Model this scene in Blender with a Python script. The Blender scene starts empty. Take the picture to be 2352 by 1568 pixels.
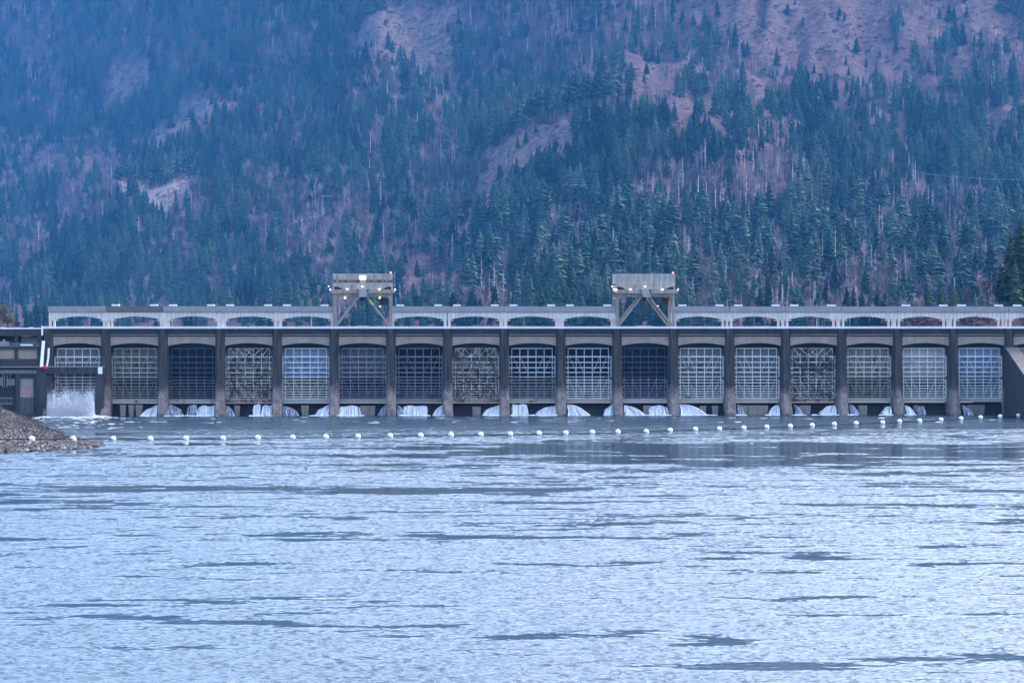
import bpy, math, random
import numpy as np
from mathutils import Vector, Matrix

random.seed(7)
rng = np.random.default_rng(11)
S = bpy.context.scene
COL = S.collection
R = math.radians

# ------------------------------------------------------------------ camera geometry
F = 6390.0            # focal length in photograph units (frame 2352 x 1568)
W0, H0 = 2352.0, 1568.0
HOR = 745.0           # row of the horizon
CH = 29.3             # camera height above the river
CY = -900.0           # camera stands 900 m downstream of the dam
YAW = R(2.57)
SA, CA = math.sin(YAW), math.cos(YAW)

def xat(px, Y=0.0):
    u = px - W0 / 2
    return (Y - CY) * (F * SA + CA * u) / (F * CA - SA * u)

def zat(py, px=1176.0, Y=0.0):
    X = xat(px, Y)
    depth = X * SA + (Y - CY) * CA
    return CH + (HOR - py) * depth / F

def at_depth(px, d):
    u = (px - W0 / 2) / F
    return d * (SA + CA * u), CY + d * (CA - SA * u)

def on_plane(px, py, z):
    d = (CH - z) * F / (py - HOR)
    x, y = at_depth(px, d)
    return x, y, d

def at_pix(px, py, d):
    x, y = at_depth(px, d)
    return Vector((x, y, CH + (HOR - py) * d / F))

# ------------------------------------------------------------------ helpers
def tag(o, label=None, cat=None, group=None, kind=None):
    if label: o['label'] = label
    if cat: o['category'] = cat
    if group: o['group'] = group
    if kind: o['kind'] = kind
    return o

def thing(name, label, cat, loc=(0, 0, 0), group=None):
    o = bpy.data.objects.new(name, None)
    COL.objects.link(o)
    o.location = loc
    o.empty_display_size = 1
    return tag(o, label, cat, group)

def woff(p):
    v = Vector((0, 0, 0))
    while p is not None:
        v = v + p.location
        p = p.parent
    return v

class MB:
    def __init__(s):
        s.v = []; s.f = []
    def add(s, vs, fs):
        n = len(s.v)
        s.v.extend([tuple(q) for q in vs])
        s.f.extend([tuple(i + n for i in q) for q in fs])
        return s
    def box(s, x0, x1, y0, y1, z0, z1):
        vs = [(x0, y0, z0), (x1, y0, z0), (x1, y1, z0), (x0, y1, z0), (x0, y0, z1), (x1, y0, z1), (x1, y1, z1), (x0, y1, z1)]
        return s.add(vs, [(0, 3, 2, 1), (4, 5, 6, 7), (0, 1, 5, 4), (1, 2, 6, 5), (2, 3, 7, 6), (3, 0, 4, 7)])
    def prism(s, poly, lo, hi, axis='y'):
        """poly in (x,z) for axis y, (y,z) for axis x, (x,y) for axis z"""
        n = len(poly)
        def mk(p, t):
            if axis == 'y': return (p[0], t, p[1])
            if axis == 'x': return (t, p[0], p[1])
            return (p[0], p[1], t)
        vs = [mk(p, lo) for p in poly] + [mk(p, hi) for p in poly]
        fs = [tuple(range(n)), tuple(range(2 * n - 1, n - 1, -1))]
        for i in range(n):
            j = (i + 1) % n
            fs.append((j, i, i + n, j + n))
        return s.add(vs, fs)
    def bar(s, p, q, w, d=None):
        p = Vector(p); q = Vector(q); d = d or w
        t = (q - p).normalized()
        up = Vector((0, 1, 0)) if abs(t.y) < .9 else Vector((0, 0, 1))
        a = t.cross(up).normalized(); b = t.cross(a).normalized()
        vs = []
        for c in (p, q):
            for (i, j) in ((-1, -1), (1, -1), (1, 1), (-1, 1)):
                vs.append(c + a * (i * w / 2) + b * (j * d / 2))
        return s.add(vs, [(0, 1, 2, 3), (7, 6, 5, 4), (0, 4, 5, 1), (1, 5, 6, 2), (2, 6, 7, 3), (3, 7, 4, 0)])
    def tube(s, pts, r, n=6):
        pts = [Vector(p) for p in pts]
        rs = r if isinstance(r, (list, tuple)) else [r] * len(pts)
        vs = []; fs = []
        for i, p in enumerate(pts):
            t = (pts[min(i + 1, len(pts) - 1)] - pts[max(i - 1, 0)]).normalized()
            up = Vector((0, 0, 1)) if abs(t.z) < .9 else Vector((1, 0, 0))
            a = t.cross(up).normalized(); b = t.cross(a).normalized()
            for k in range(n):
                an = 2 * math.pi * k / n
                vs.append(p + (a * math.cos(an) + b * math.sin(an)) * rs[i])
        for i in range(len(pts) - 1):
            for k in range(n):
                k2 = (k + 1) % n
                fs.append((i * n + k, i * n + k2, (i + 1) * n + k2, (i + 1) * n + k))
        fs.append(tuple(range(n - 1, -1, -1)))
        fs.append(tuple(range((len(pts) - 1) * n, len(pts) * n)))
        return s.add(vs, fs)
    def ball(s, c, r, nu=14, nv=9, sq=(1, 1, 1)):
        vs = [(c[0], c[1], c[2] + r * sq[2])]; fs = []
        for j in range(1, nv):
            th = math.pi * j / nv
            for i in range(nu):
                ph = 2 * math.pi * i / nu
                vs.append((c[0] + r * sq[0] * math.sin(th) * math.cos(ph), c[1] + r * sq[1] * math.sin(th) * math.sin(ph), c[2] + r * sq[2] * math.cos(th)))
        vs.append((c[0], c[1], c[2] - r * sq[2]))
        for i in range(nu):
            i2 = (i + 1) % nu
            fs.append((0, 1 + i, 1 + i2))
            for j in range(nv - 2):
                fs.append((1 + j * nu + i, 1 + (j + 1) * nu + i, 1 + (j + 1) * nu + i2, 1 + j * nu + i2))
            fs.append((len(vs) - 1, 1 + (nv - 2) * nu + i2, 1 + (nv - 2) * nu + i))
        return s.add(vs, fs)
    def build(s, name, mat, parent=None, smooth=False, world=True):
        me = bpy.data.meshes.new(name)
        vs = s.v
        if parent is not None and world:
            o0 = woff(parent)
            vs = [(p[0] - o0.x, p[1] - o0.y, p[2] - o0.z) for p in vs]
        me.from_pydata(vs, [], s.f)
        me.update()
        if smooth:
            me.polygons.foreach_set('use_smooth', [True] * len(me.polygons))
        me.materials.append(mat)
        o = bpy.data.objects.new(name, me)
        COL.objects.link(o)
        if parent is not None: o.parent = parent
        return o

def pbx(mb, x0, x1, y0, y1, Y0, Y1):
    """a box whose front face (plane Y0) spans photograph columns x0..x1 and rows y0..y1"""
    return mb.box(xat(x0, Y0), xat(x1, Y0), Y0, Y1, zat(y1, (x0 + x1) / 2, Y0), zat(y0, (x0 + x1) / 2, Y0))

def copy_tree(o, parent=None):
    c = o.copy(); COL.objects.link(c); c.parent = parent
    for ch in o.children:
        copy_tree(ch, c)
    return c

# value noise ---------------------------------------------------------
_P = rng.random((256, 256))
def vnoise(x, y):
    xi = np.floor(x).astype(int); yi = np.floor(y).astype(int)
    xf = x - xi; yf = y - yi
    u = xf * xf * (3 - 2 * xf); v = yf * yf * (3 - 2 * yf)
    a = _P[xi & 255, yi & 255]; b = _P[(xi + 1) & 255, yi & 255]
    c = _P[xi & 255, (yi + 1) & 255]; d = _P[(xi + 1) & 255, (yi + 1) & 255]
    return (a * (1 - u) + b * u) * (1 - v) + (c * (1 - u) + d * u) * v
def fbm(x, y, o=4):
    x = np.asarray(x, float); y = np.asarray(y, float)
    t = 0; a = .5; n = 0
    for i in range(o):
        t = t + a * vnoise(x * 2 ** i + 17.3 * i, y * 2 ** i + 9.1 * i); n += a; a *= .5
    return t / n

# ------------------------------------------------------------------ materials
def newmat(name):
    m = bpy.data.materials.new(name); m.use_nodes = True
    nt = m.node_tree
    b = nt.nodes['Principled BSDF']
    return m, nt, b

def N(nt, t, **kw):
    n = nt.nodes.new(t)
    for k, v in kw.items():
        setattr(n, k, v)
    return n

def noise_node(nt, scale, detail=4, rough=.6, vec=None):
    n = N(nt, 'ShaderNodeTexNoise')
    n.inputs['Scale'].default_value = scale
    n.inputs['Detail'].default_value = detail
    n.inputs['Roughness'].default_value = rough
    if vec is not None: nt.links.new(vec, n.inputs['Vector'])
    return n

def ramp(nt, src, stops):
    r = N(nt, 'ShaderNodeValToRGB')
    e = r.color_ramp.elements
    while len(e) < len(stops): e.new(.5)
    for el, (p, c) in zip(e, stops):
        el.position = p
        el.color = (c, c, c, 1) if isinstance(c, (int, float)) else (*c, 1)
    nt.links.new(src, r.inputs[0])
    return r

def mixc(nt, fac, a, b, mode='MIX'):
    m = N(nt, 'ShaderNodeMix', data_type='RGBA', blend_type=mode)
    for i, v in ((0, fac), (6, a), (7, b)):
        if isinstance(v, (int, float)): m.inputs[i].default_value = v
        elif isinstance(v, (tuple, list)): m.inputs[i].default_value = (*v, 1)
        else: nt.links.new(v, m.inputs[i])
    return m.outputs[2]

def coords(nt, scale=(1, 1, 1), kind='Object'):
    tc = N(nt, 'ShaderNodeTexCoord')
    mp = N(nt, 'ShaderNodeMapping')
    mp.inputs['Scale'].default_value = scale
    nt.links.new(tc.outputs[kind], mp.inputs['Vector'])
    return mp.outputs[0]

def geo_pos(nt, scale=(1, 1, 1)):
    g = N(nt, 'ShaderNodeNewGeometry')
    mp = N(nt, 'ShaderNodeMapping')
    mp.inputs['Scale'].default_value = scale
    nt.links.new(g.outputs['Position'], mp.inputs['Vector'])
    return mp.outputs[0]

def mat_concrete(name, col, stain, amount=.6, streak=.8, rough=.85):
    m, nt, b = newmat(name)
    n1 = noise_node(nt, .35, 6, .65, geo_pos(nt))
    r1 = ramp(nt, n1.outputs[0], [(.35, 0.0), (.7, 1.0)])
    n2 = noise_node(nt, 1.0, 5, .7, geo_pos(nt, (1.6, 1.6, .12)))
    r2 = ramp(nt, n2.outputs[0], [(.42, 0.0), (.68, 1.0)])
    c1 = mixc(nt, r1.outputs[0], col, tuple(x * .72 for x in col))
    mul = N(nt, 'ShaderNodeMath', operation='MULTIPLY'); mul.inputs[1].default_value = amount
    nt.links.new(r2.outputs[0], mul.inputs[0])
    c2 = mixc(nt, mul.outputs[0], c1, stain)
    n3 = noise_node(nt, 9, 3, .6, geo_pos(nt))
    c3 = mixc(nt, .35, c2, n3.outputs[0], 'OVERLAY')
    nt.links.new(c3, b.inputs['Base Color'])
    b.inputs['Roughness'].default_value = rough; b.inputs['Specular IOR Level'].default_value = .12
    return m

def mat_plain(name, col, rough=.6, var=.25, scale=1.5, metal=0.0):
    m, nt, b = newmat(name)
    n1 = noise_node(nt, scale, 5, .65, geo_pos(nt))
    r1 = ramp(nt, n1.outputs[0], [(.3, 1 - var), (.7, 1 + var * .3)])
    c = mixc(nt, 1.0, col, r1.outputs[0], 'MULTIPLY')
    nt.links.new(c, b.inputs['Base Color'])
    b.inputs['Roughness'].default_value = rough
    b.inputs['Metallic'].default_value = metal
    return m

def mat_emit(name, col, s):
    m, nt, b = newmat(name)
    b.inputs['Base Color'].default_value = (*col, 1)
    b.inputs['Emission Color'].default_value = (*col, 1)
    b.inputs['Emission Strength'].default_value = s
    return m

M = {}
M['pier'] = None
def mat_pier():
    m, nt, b = newmat('pier_concrete')
    g = N(nt, 'ShaderNodeNewGeometry')
    sp = N(nt, 'ShaderNodeSeparateXYZ'); nt.links.new(g.outputs['Position'], sp.inputs[0])
    # old tide mark: bare pale concrete below about nine metres, dark weathering above
    n0 = noise_node(nt, .25, 4, .7, geo_pos(nt, (1, 1, .5)))
    ad = N(nt, 'ShaderNodeMath', operation='MULTIPLY_ADD'); ad.inputs[1].default_value = 9.0
    nt.links.new(n0.outputs[0], ad.inputs[0]); nt.links.new(sp.outputs[2], ad.inputs[2])
    mr = N(nt, 'ShaderNodeMapRange'); mr.inputs[1].default_value = 11.0; mr.inputs[2].default_value = 14.0
    nt.links.new(ad.outputs[0], mr.inputs[0])
    n1 = noise_node(nt, .5, 6, .7, geo_pos(nt))
    pale = mixc(nt, ramp(nt, n1.outputs[0], [(.35, 0.0), (.65, 1.0)]).outputs[0], (.33, .265, .235), (.13, .105, .095))
    n2 = noise_node(nt, .8, 6, .7, geo_pos(nt, (1.4, 1.4, .1)))
    dark = mixc(nt, ramp(nt, n2.outputs[0], [(.35, 0.0), (.7, 1.0)]).outputs[0], (.026, .023, .024), (.098, .086, .084))
    c = mixc(nt, mr.outputs[0], pale, dark)
    # slime just over the water
    mr2 = N(nt, 'ShaderNodeMapRange'); mr2.inputs[1].default_value = 5.2; mr2.inputs[2].default_value = 3.6
    nt.links.new(ad.outputs[0], mr2.inputs[0])
    c = mixc(nt, mr2.outputs[0], c, (.05, .045, .04))
    nt.links.new(c, b.inputs['Base Color']); b.inputs['Roughness'].default_value = .85; b.inputs['Specular IOR Level'].default_value = .12
    return m
M['pier'] = mat_pier()
M['dark'] = mat_concrete('weathered_concrete', (.075, .066, .066), (.03, .028, .03), .7)
M['tan'] = mat_concrete('tan_concrete', (.40, .315, .255), (.25, .195, .165), .5)
M['pale'] = mat_concrete('pale_concrete', (.40, .37, .36), (.24, .22, .22), .5)
M['fascia'] = mat_concrete('grey_fascia', (.34, .325, .34), (.24, .23, .24), .4)
M['fascia_worn'] = mat_concrete('worn_fascia', (.18, .16, .16), (.10, .09, .09), .6)
M['panel'] = mat_concrete('panel_concrete', (.72, .67, .62), (.48, .44, .42), .55)
M['brown'] = mat_concrete('wet_brown_concrete', (.03, .018, .015), (.008, .006, .006), .7, rough=.4)
M['block'] = mat_concrete('block_concrete', (.30, .25, .21), (.10, .08, .07), .7, rough=.6)
M['coping'] = mat_concrete('worn_coping', (.15, .135, .14), (.07, .065, .07), .6)
M['white'] = mat_plain('white_paint', (.90, .90, .90), .5, .10)
M['whitebox'] = mat_plain('white_enamel', (.86, .86, .85), .4, .06)
M['black'] = mat_plain('black_steel', (.02, .02, .022), .6, .3)
M['cable'] = mat_plain('dark_cable', (.012, .012, .015), .95, .2)
M['cable'].node_tree.nodes['Principled BSDF'].inputs['Specular IOR Level'].default_value = .05
M['crane'] = mat_concrete('crane_steel', (.40, .36, .315), (.17, .12, .09), .75, rough=.6)
M['cranehouse'] = mat_concrete('crane_house', (.56, .52, .47), (.22, .165, .13), .75, rough=.6)
M['rustband'] = mat_concrete('peeling_red', (.15, .045, .035), (.42, .38, .36), .7, rough=.8)
M['orange'] = mat_plain('orange_paint', (.42, .19, .07), .5, .3)
M['yellow'] = mat_plain('yellow_paint', (.75, .50, .02), .5, .2)
M['red'] = mat_plain('red_paint', (.6, .03, .03), .5, .15)
M['lampwhite'] = mat_emit('lamp_glow', (1, .86, .68), 1.4)
M['lampyellow'] = mat_emit('lamp_amber', (1, .66, .12), 4)
M['lampred'] = mat_emit('beacon_red', (1, .04, .05), 6)
M['window'] = mat_emit('lit_window', (1, .93, .80), 1.3)
M['joint'] = mat_plain('joint_dark', (.03, .03, .035), .8, .2)

def mat_steel(name, col, rust=.15, dark=.2, rustcol=(.16, .075, .045), seed=0.0):
    m, nt, b = newmat(name)
    v = geo_pos(nt)
    ad = N(nt, 'ShaderNodeVectorMath', operation='ADD'); ad.inputs[1].default_value = (seed * 13.1, seed * 3.3, seed * 7.7)
    nt.links.new(v, ad.inputs[0])
    n1 = noise_node(nt, .22, 6, .7, ad.outputs[0])
    r1 = ramp(nt, n1.outputs[0], [(.62 - dark * .5, 0.0), (.70 - dark * .4, 1.0)])
    n2 = noise_node(nt, 1.3, 6, .75, ad.outputs[0])
    r2 = ramp(nt, n2.outputs[0], [(.66 - rust * .5, 0.0), (.74 - rust * .4, 1.0)])
    c = mixc(nt, r1.outputs[0], col, tuple(x * .28 for x in col))
    c = mixc(nt, r2.outputs[0], c, rustcol)
    n3 = noise_node(nt, 1.2, 4, .7, geo_pos(nt, (3.5, 3.5, .12)))
    c = mixc(nt, .5, c, ramp(nt, n3.outputs[0], [(.3, .55), (.7, 1.0)]).outputs[0], 'MULTIPLY')
    nt.links.new(c, b.inputs['Base Color']); b.inputs['Roughness'].default_value = .7; b.inputs['Specular IOR Level'].default_value = .15
    return m

# ------------------------------------------------------------------ the dam
SP = 18.32
PX0 = -72.05
def pierx(k): return PX0 + SP * k
Z_RAIL, Z_DECK, Z_GIRD, Z_BEAM, Z_CROWN, Z_SPRING = 28.66, 27.95, 25.85, 25.4, 23.3, 22.4
KS = list(range(-2, 16))          # piers; bays lie between k and k+1

dam = thing('dam', 'long concrete spillway dam with tall dark piers across the river', 'dam', (50, 0, 0))

def pier_mesh(x, hw=1.55):
    mb = MB()
    # cross sections along z: (z, front y)
    secs = [(-2, -8.2), (0, -6.4), (1.5, -5.4), (4, -4.2), (7, -3.2), (12, -2.4), (18, -1.9), (Z_DECK - .02, -1.7)]
    rings = []
    for z, fy in secs:
        w = hw * (1.0 + .10 * max(0, (7 - z) / 7))
        k = .42
        rings.append([(x - w, 6.0, z), (x - w, fy + 1.5, z), (x - w * k - .35, fy, z), (x + w * k - .35, fy, z), (x + w, fy + 1.5, z), (x + w, 6.0, z)])
    vs = [p for r_ in rings for p in r_]
    n = 6; fs = []
    for i in range(len(rings) - 1):
        for k in range(n):
            k2 = (k + 1) % n
            fs.append((i * n + k, i * n + k2, (i + 1) * n + k2, (i + 1) * n + k))
    fs.append(tuple(range(n - 1, -1, -1))); fs.append(tuple(range((len(rings) - 1) * n, len(rings) * n)))
    return mb.add(vs, fs)

for k in KS:
    pier_mesh(pierx(k)).build('pier', M['pier'], dam)

def arch(x0, x1, zs, zc, n=14):
    out = []
    for i in range(n + 1):
        t = i / n
        out.append((x0 + (x1 - x0) * t, zs + (zc - zs) * (1 - (2 * t - 1) ** 2)))
    return out

X_L, X_R = pierx(-2) - 1.6, pierx(16)
for k in KS:
    a, b = pierx(k) + 1.55, pierx(k + 1) - 1.55
    mb = MB()
    pts = arch(a, b, Z_SPRING, Z_CROWN)
    for i in range(len(pts) - 1):
        p, q = pts[i], pts[i + 1]
        mb.prism([(p[0], p[1]), (q[0], q[1]), (q[0], Z_BEAM), (p[0], Z_BEAM)], -.25, 1.2)
    mb.build('arch_beam', M['tan'], dam)
    # dark longitudinal girder with two thin ledges
    mb = MB(); mb.box(a + .002, b - .002, -.55, .9, Z_GIRD, Z_DECK - .01)
    g = mb.build('deck_girder', M['dark'], dam)
    mb = MB(); mb.box(a + .004, b - .004, -.95, -.55, Z_GIRD - .02, Z_GIRD + .16); mb.build('ledge', M['pale'], g)
    mb = MB(); mb.box(a + .02, b - .02, -.75, -.55, Z_GIRD + .75, Z_GIRD + .87); mb.build('ledge', M['dark'], g)
    # wall that closes the bay above the gate, and the sill below it
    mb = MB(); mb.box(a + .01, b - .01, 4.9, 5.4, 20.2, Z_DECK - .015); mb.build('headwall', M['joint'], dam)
    mb = MB()
    prof = [(7.5, -2), (7.5, 3.7), (5.6, 3.7), (4.4, 3.0), (3.4, 1.4), (3.0, -2)]
    mb.prism(prof, a + .01, b - .01, 'x'); mb.build('sill', M['brown'], dam)

mb = MB(); mb.box(X_L, X_R, -1.49, 14.5, Z_DECK, Z_DECK + .25); mb.build('deck', M['pale'], dam)
# railing: white top rail, kerb and posts
mb = MB()
mb.box(X_L, X_R, -1.72, -1.60, Z_RAIL - .27, Z_RAIL)
mb.box(X_L, X_R, -1.74, -1.5, Z_DECK + .02, Z_DECK + .30)
x = X_L + .6
while x < X_R:
    mb.box(x, x + .12, -1.70, -1.62, Z_DECK + .3, Z_RAIL - .27); x += 1.53
mb.build('railing', M['white'], dam)
# baffle blocks and brown rock faces under the gates (photograph columns)
for (p, q, top) in ((275, 289, 930), (295, 308, 930), (311, 327, 930), (538, 551, 931), (692, 709, 931), (827, 862, 932), (1085, 1105, 934),
                    (1478, 1494, 931), (1608, 1622, 932), (1636, 1650, 932), (1702, 1764, 931), (1836, 1862, 931), (1972, 1992, 931), (2222, 2262, 930), (2100, 2110, 931)):
    Y0 = -.9
    x0, x1 = xat(p, Y0), xat(q, Y0)
    zt = zat(top, p, Y0)
    MB().prism([(x0 + .25, -1), (x1 - .25, -1), (x1, zt), (x0, zt)], Y0, 1.0).build('baffle_block', M['block'], dam)

# sloping training wall on the right
xw = pierx(15)
mb = MB()
prof = [(-.5, -2), (-.5, 21.6), (-2.2, 21.6), (-62, 2.5), (-66, -2)]
mb.prism([(y_, z_) for y_, z_ in prof], xw - 1.7, xw + 2.6, 'x')
wall = mb.build('training_wall', M['dark'], None)
tag(wall, 'sloping concrete wall running out from the dam at the right edge', 'wall')
mb = MB(); mb.bar((xw + .45, -2.2, 21.8), (xw + .45, -62, 2.7), 4.34, .3); mb.build('coping', M['coping'], wall)

# ------------------------------------------------------------------ sluice gates
ROWS = [799.4, 817.9, 831.4, 843.6, 854.7, 865.1, 872.2, 879, 886.5, 892.7, 898.8, 904.2, 909.9, 914.6]
ZROW = [CH + (HOR - r) * 900 / F for r in ROWS]
SPLIT = 5
GW = 7.5
GY = 3.0
def gate(bay, label, upper, lower, beamcol, xtop=False, rust=.1, dark=.15, dy=0.0):
    cx = (pierx(bay) + pierx(bay + 1)) / 2
    t = thing('sluice_gate', label, 'sluice gate', (cx, GY + dy, ZROW[-1] - 1.45), 'sluice gates between the piers')
    y0 = GY + dy
    def leaf(r0, r1, cols, nm, first):
        fm = mat_steel('gate_frame_%d%s' % (bay, nm), cols[0], rust + .1, dark * .35 + .04, seed=bay + .3)
        sm = mat_steel('gate_skin_%d%s' % (bay, nm), cols[1], rust * .7, dark, seed=bay + .3)
        mb = MB()
        for i in range(r0, r1 + 1):
            z = ZROW[i]; h = .30 if i < SPLIT else .24
            if i == 1: h = .42
            mb.box(cx - GW + (.9 if i == 0 else 0), cx + GW - (.9 if i == 0 else 0), y0 - .1, y0 + 1.45, z - h, z)
        zt, zb = ZROW[r0], ZROW[r1]
        zv = zt if first else ZROW[SPLIT] - .31
        for j in range(6):
            x = cx + (j - 2.5) * 2.63
            mb.box(x - .105, x + .105, y0 - .22, y0 - .102, zb, zv + .02)
        for s in (-1, 1):      # end posts
            mb.box(cx + s * GW - .14, cx + s * GW + .14, y0 - .05, y0 + .95, zb + .01, ZROW[max(r0, 1)])
        za, zc = (ZROW[1], ZROW[4]) if first else (ZROW[6], ZROW[12])
        for s in (-1, 1):
            for q in (2.35, 1.45):
                mb.bar((cx + s * 2.63 * q, y0 - .3, za), (cx + s * (2.63 * q - 2.15), y0 - .3, zc), .10, .1)
            # wheel truck brackets on the edges
            for i in range(r0 + (1 if first else 0), r1, 2):
                z = ZROW[i]
                mb.bar((cx + s * (GW - .2), y0 - .3, z), (cx + s * (GW - 1.0), y0 - .3, z - 1.0), .16, .1)
        if first and xtop:
            for j in range(5):
                x = cx + (j - 2.5) * 2.63
                if j <= 2: mb.bar((x, y0 - .3, ZROW[0]), (x + 2.63, y0 - .3, ZROW[1]), .24, .12)
                if j >= 2: mb.bar((x + 2.63, y0 - .42, ZROW[0]), (x, y0 - .42, ZROW[1]), .24, .12)
        lf = mb.build('gate_leaf', fm, t)
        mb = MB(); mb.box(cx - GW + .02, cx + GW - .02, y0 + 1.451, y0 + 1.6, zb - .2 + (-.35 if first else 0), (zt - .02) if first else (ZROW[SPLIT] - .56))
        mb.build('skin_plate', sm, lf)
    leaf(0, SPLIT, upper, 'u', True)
    lower = (lower[0], tuple(x * .30 for x in lower[1])); leaf(SPLIT + 1, len(ROWS) - 1, lower, 'l', False)  # lower skin darkened: shade of the recesses between the close bars painted into its colour
    bm = mat_steel('gate_beam_%d' % bay, beamcol, rust, dark, seed=bay + .9)
    MB().box(cx - GW, cx + GW, y0 - .25, y0 + 1.0, ZROW[-1] - 1.45, ZROW[-1] - .26).build('bottom_beam', bm, t)
    return t

LT = ((.92, .89, .84), (.20, .20, .225)); LTB = ((.90, .93, .97), (.24, .31, .45)); BE = ((.86, .80, .70), (.24, .23, .225))
MID = ((.52, .48, .42), (.17, .16, .15)); DK = ((.085, .095, .14), (.010, .012, .022)); DKW = ((.72, .73, .76), (.012, .013, .022)); DK2 = ((.17, .17, .19), (.010, .010, .014))
DKB = ((.26, .26, .31), (.008, .008, .014))
GATES = [
    (-2, 'pale grey lattice gate behind the spray and the concrete portal', LT, LT, (.4, .4, .4), False, .05, .10),
    (-1, 'brownish lattice gate just right of the portal pier, three pale blocks under it', MID, ((.36, .33, .29), (.05, .05, .05)), (.42, .40, .38), False, .12, .1),
    (0, 'dark navy lattice gate between the brownish gate and the rust-streaked pale gate', DK, DK2, (.42, .40, .39), False, .12, .1),
    (1, 'pale gate with crossed top braces and rust along its foot, near the left end', BE, BE, (.38, .33, .28), True, .28, .38),
    (2, 'light blue-white lattice gate left of the first gantry crane', LTB, BE, (.42, .42, .42), False, .05, .03),
    (3, 'dark lattice gate with grey-blue top panel under the left gantry crane', ((.36, .37, .40), (.11, .115, .135)), DKB, (.36, .34, .32), False, .12, .12),
    (4, 'near-black lattice gate just right of the left crane, over a broad water curtain', DKB, DKB, (.25, .24, .24), False, .1, .1),
    (5, 'pale gate with crossed top braces and blotchy rust midway between the cranes', BE, BE, (.38, .33, .28), True, .30, .32),
    (6, 'dark gate with bright white bars midway between the cranes', DKW, ((.36, .35, .36), (.05, .05, .055)), (.40, .38, .36), False, .12, .15),
    (7, 'gate with dark upper half and pale lower half, left of the right crane', DKW, LT, (.42, .39, .35), False, .08, .06),
    (8, 'near-black gate with faint bars under the right gantry crane', DK, DKB, (.42, .40, .38), False, .1, .1),
    (9, 'bright beige lattice gate, first one right of the right gantry crane', LT, LT, (.44, .42, .38), False, .05, .04),
    (10, 'bright beige lattice gate, second one right of the right gantry crane', LT, LT, (.44, .41, .36), False, .06, .06),
    (11, 'pale gate with crossed top braces and large dark blotches, red paint at its foot', LT, LT, (.36, .28, .24), True, .30, .42),
    (12, 'dull beige lattice gate between the blotched gate and the brightest white gate', BE, ((.46, .42, .36), (.16, .15, .14)), (.42, .40, .38), False, .1, .16),
    (13, 'brightest white lattice gate near the right end of the dam', ((.92, .90, .86), (.46, .46, .48)), LT, (.44, .42, .40), False, .05, .03),
    (14, 'blue-tinted white lattice gate beside the sloping wall at the right', LTB, LTB, (.44, .42, .40), False, .05, .05),
    (15, 'white lattice gate half hidden beyond the sloping wall at the right edge', LT, LT, (.44, .42, .40), False, .05, .05),
]
for g_ in GATES:
    gate(*g_)

# ------------------------------------------------------------------ crane runway girders
runway = thing('crane_runway', 'pale arched concrete girder carrying the crane rails above the deck', 'girder', (50, 1, Z_DECK + .25))
ZR_T, ZR_F, ZR_C, ZR_S, ZR_B = 35.15, 33.3, 31.95, 30.75, Z_DECK + .25
for k in [q for q in range(-2, 16) if q not in (3, 8)]:
    a, b = pierx(k) + .28, pierx(k + 1) - .28
    if k == -2: a = xat(112, .5)
    for (Y0, Y1) in ((.5, 1.9), (11.6, 13.0)):
        mb = MB()
        pts = arch(a + 1.1, b - 1.1, ZR_S + .25, ZR_C)
        for i in range(len(pts) - 1):
            p, q = pts[i], pts[i + 1]
            mb.prism([p, q, (q[0], ZR_F), (p[0], ZR_F)], Y0, Y1)
        for (u, v, c) in ((a, a + 1.1, 1), (b - 1.1, b, -1)):
            mb.box(u, v, Y0 + .001, Y1 - .001, ZR_S - .1, ZR_F)
            # leg
            w0 = u + (.05 if c > 0 else .35); w1 = w0 + .7
            mb.box(w0, w1, Y0 + .15, Y1 - .15, ZR_B, ZR_S - .1)
            mb.box(u - .0 if c > 0 else u - .7, v + (.7 if c > 0 else 0), Y0 - .12, Y1 + .1, ZR_S - .28, ZR_S - .101)
        sp = mb.build('girder_span', M['panel'], runway)
        if Y0 < 5:
            mb = MB(); x = a + .9
            while x < b - .4:
                t = (x - a - 1.1) / (b - a - 2.2)
                zl = ZR_S - .05 if not 0 < t < 1 else ZR_S + .25 + (ZR_C - ZR_S - .25) * (1 - (2 * t - 1) ** 2) + .02
                mb.box(x - .035, x + .035, Y0 - .03, Y0 + .05, zl, ZR_F - .14); x += 1.32
            mb.build('panel_rib', M['fascia_worn'], sp)
        mb = MB(); mb.box(a - .2, b + .2, Y0 - .32, Y1 + .3, ZR_F + .002, ZR_T)
        mb.build('fascia', M['fascia_worn'] if (k == -1 and Y0 < 5) else M['fascia'], sp)
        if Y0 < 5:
            mb = MB(); mb.box(a - .15, b + .15, Y0 - .2, Y0 - .03, ZR_F - .13, ZR_F); mb.build('shadow_lip', M['dark'], sp)
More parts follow.
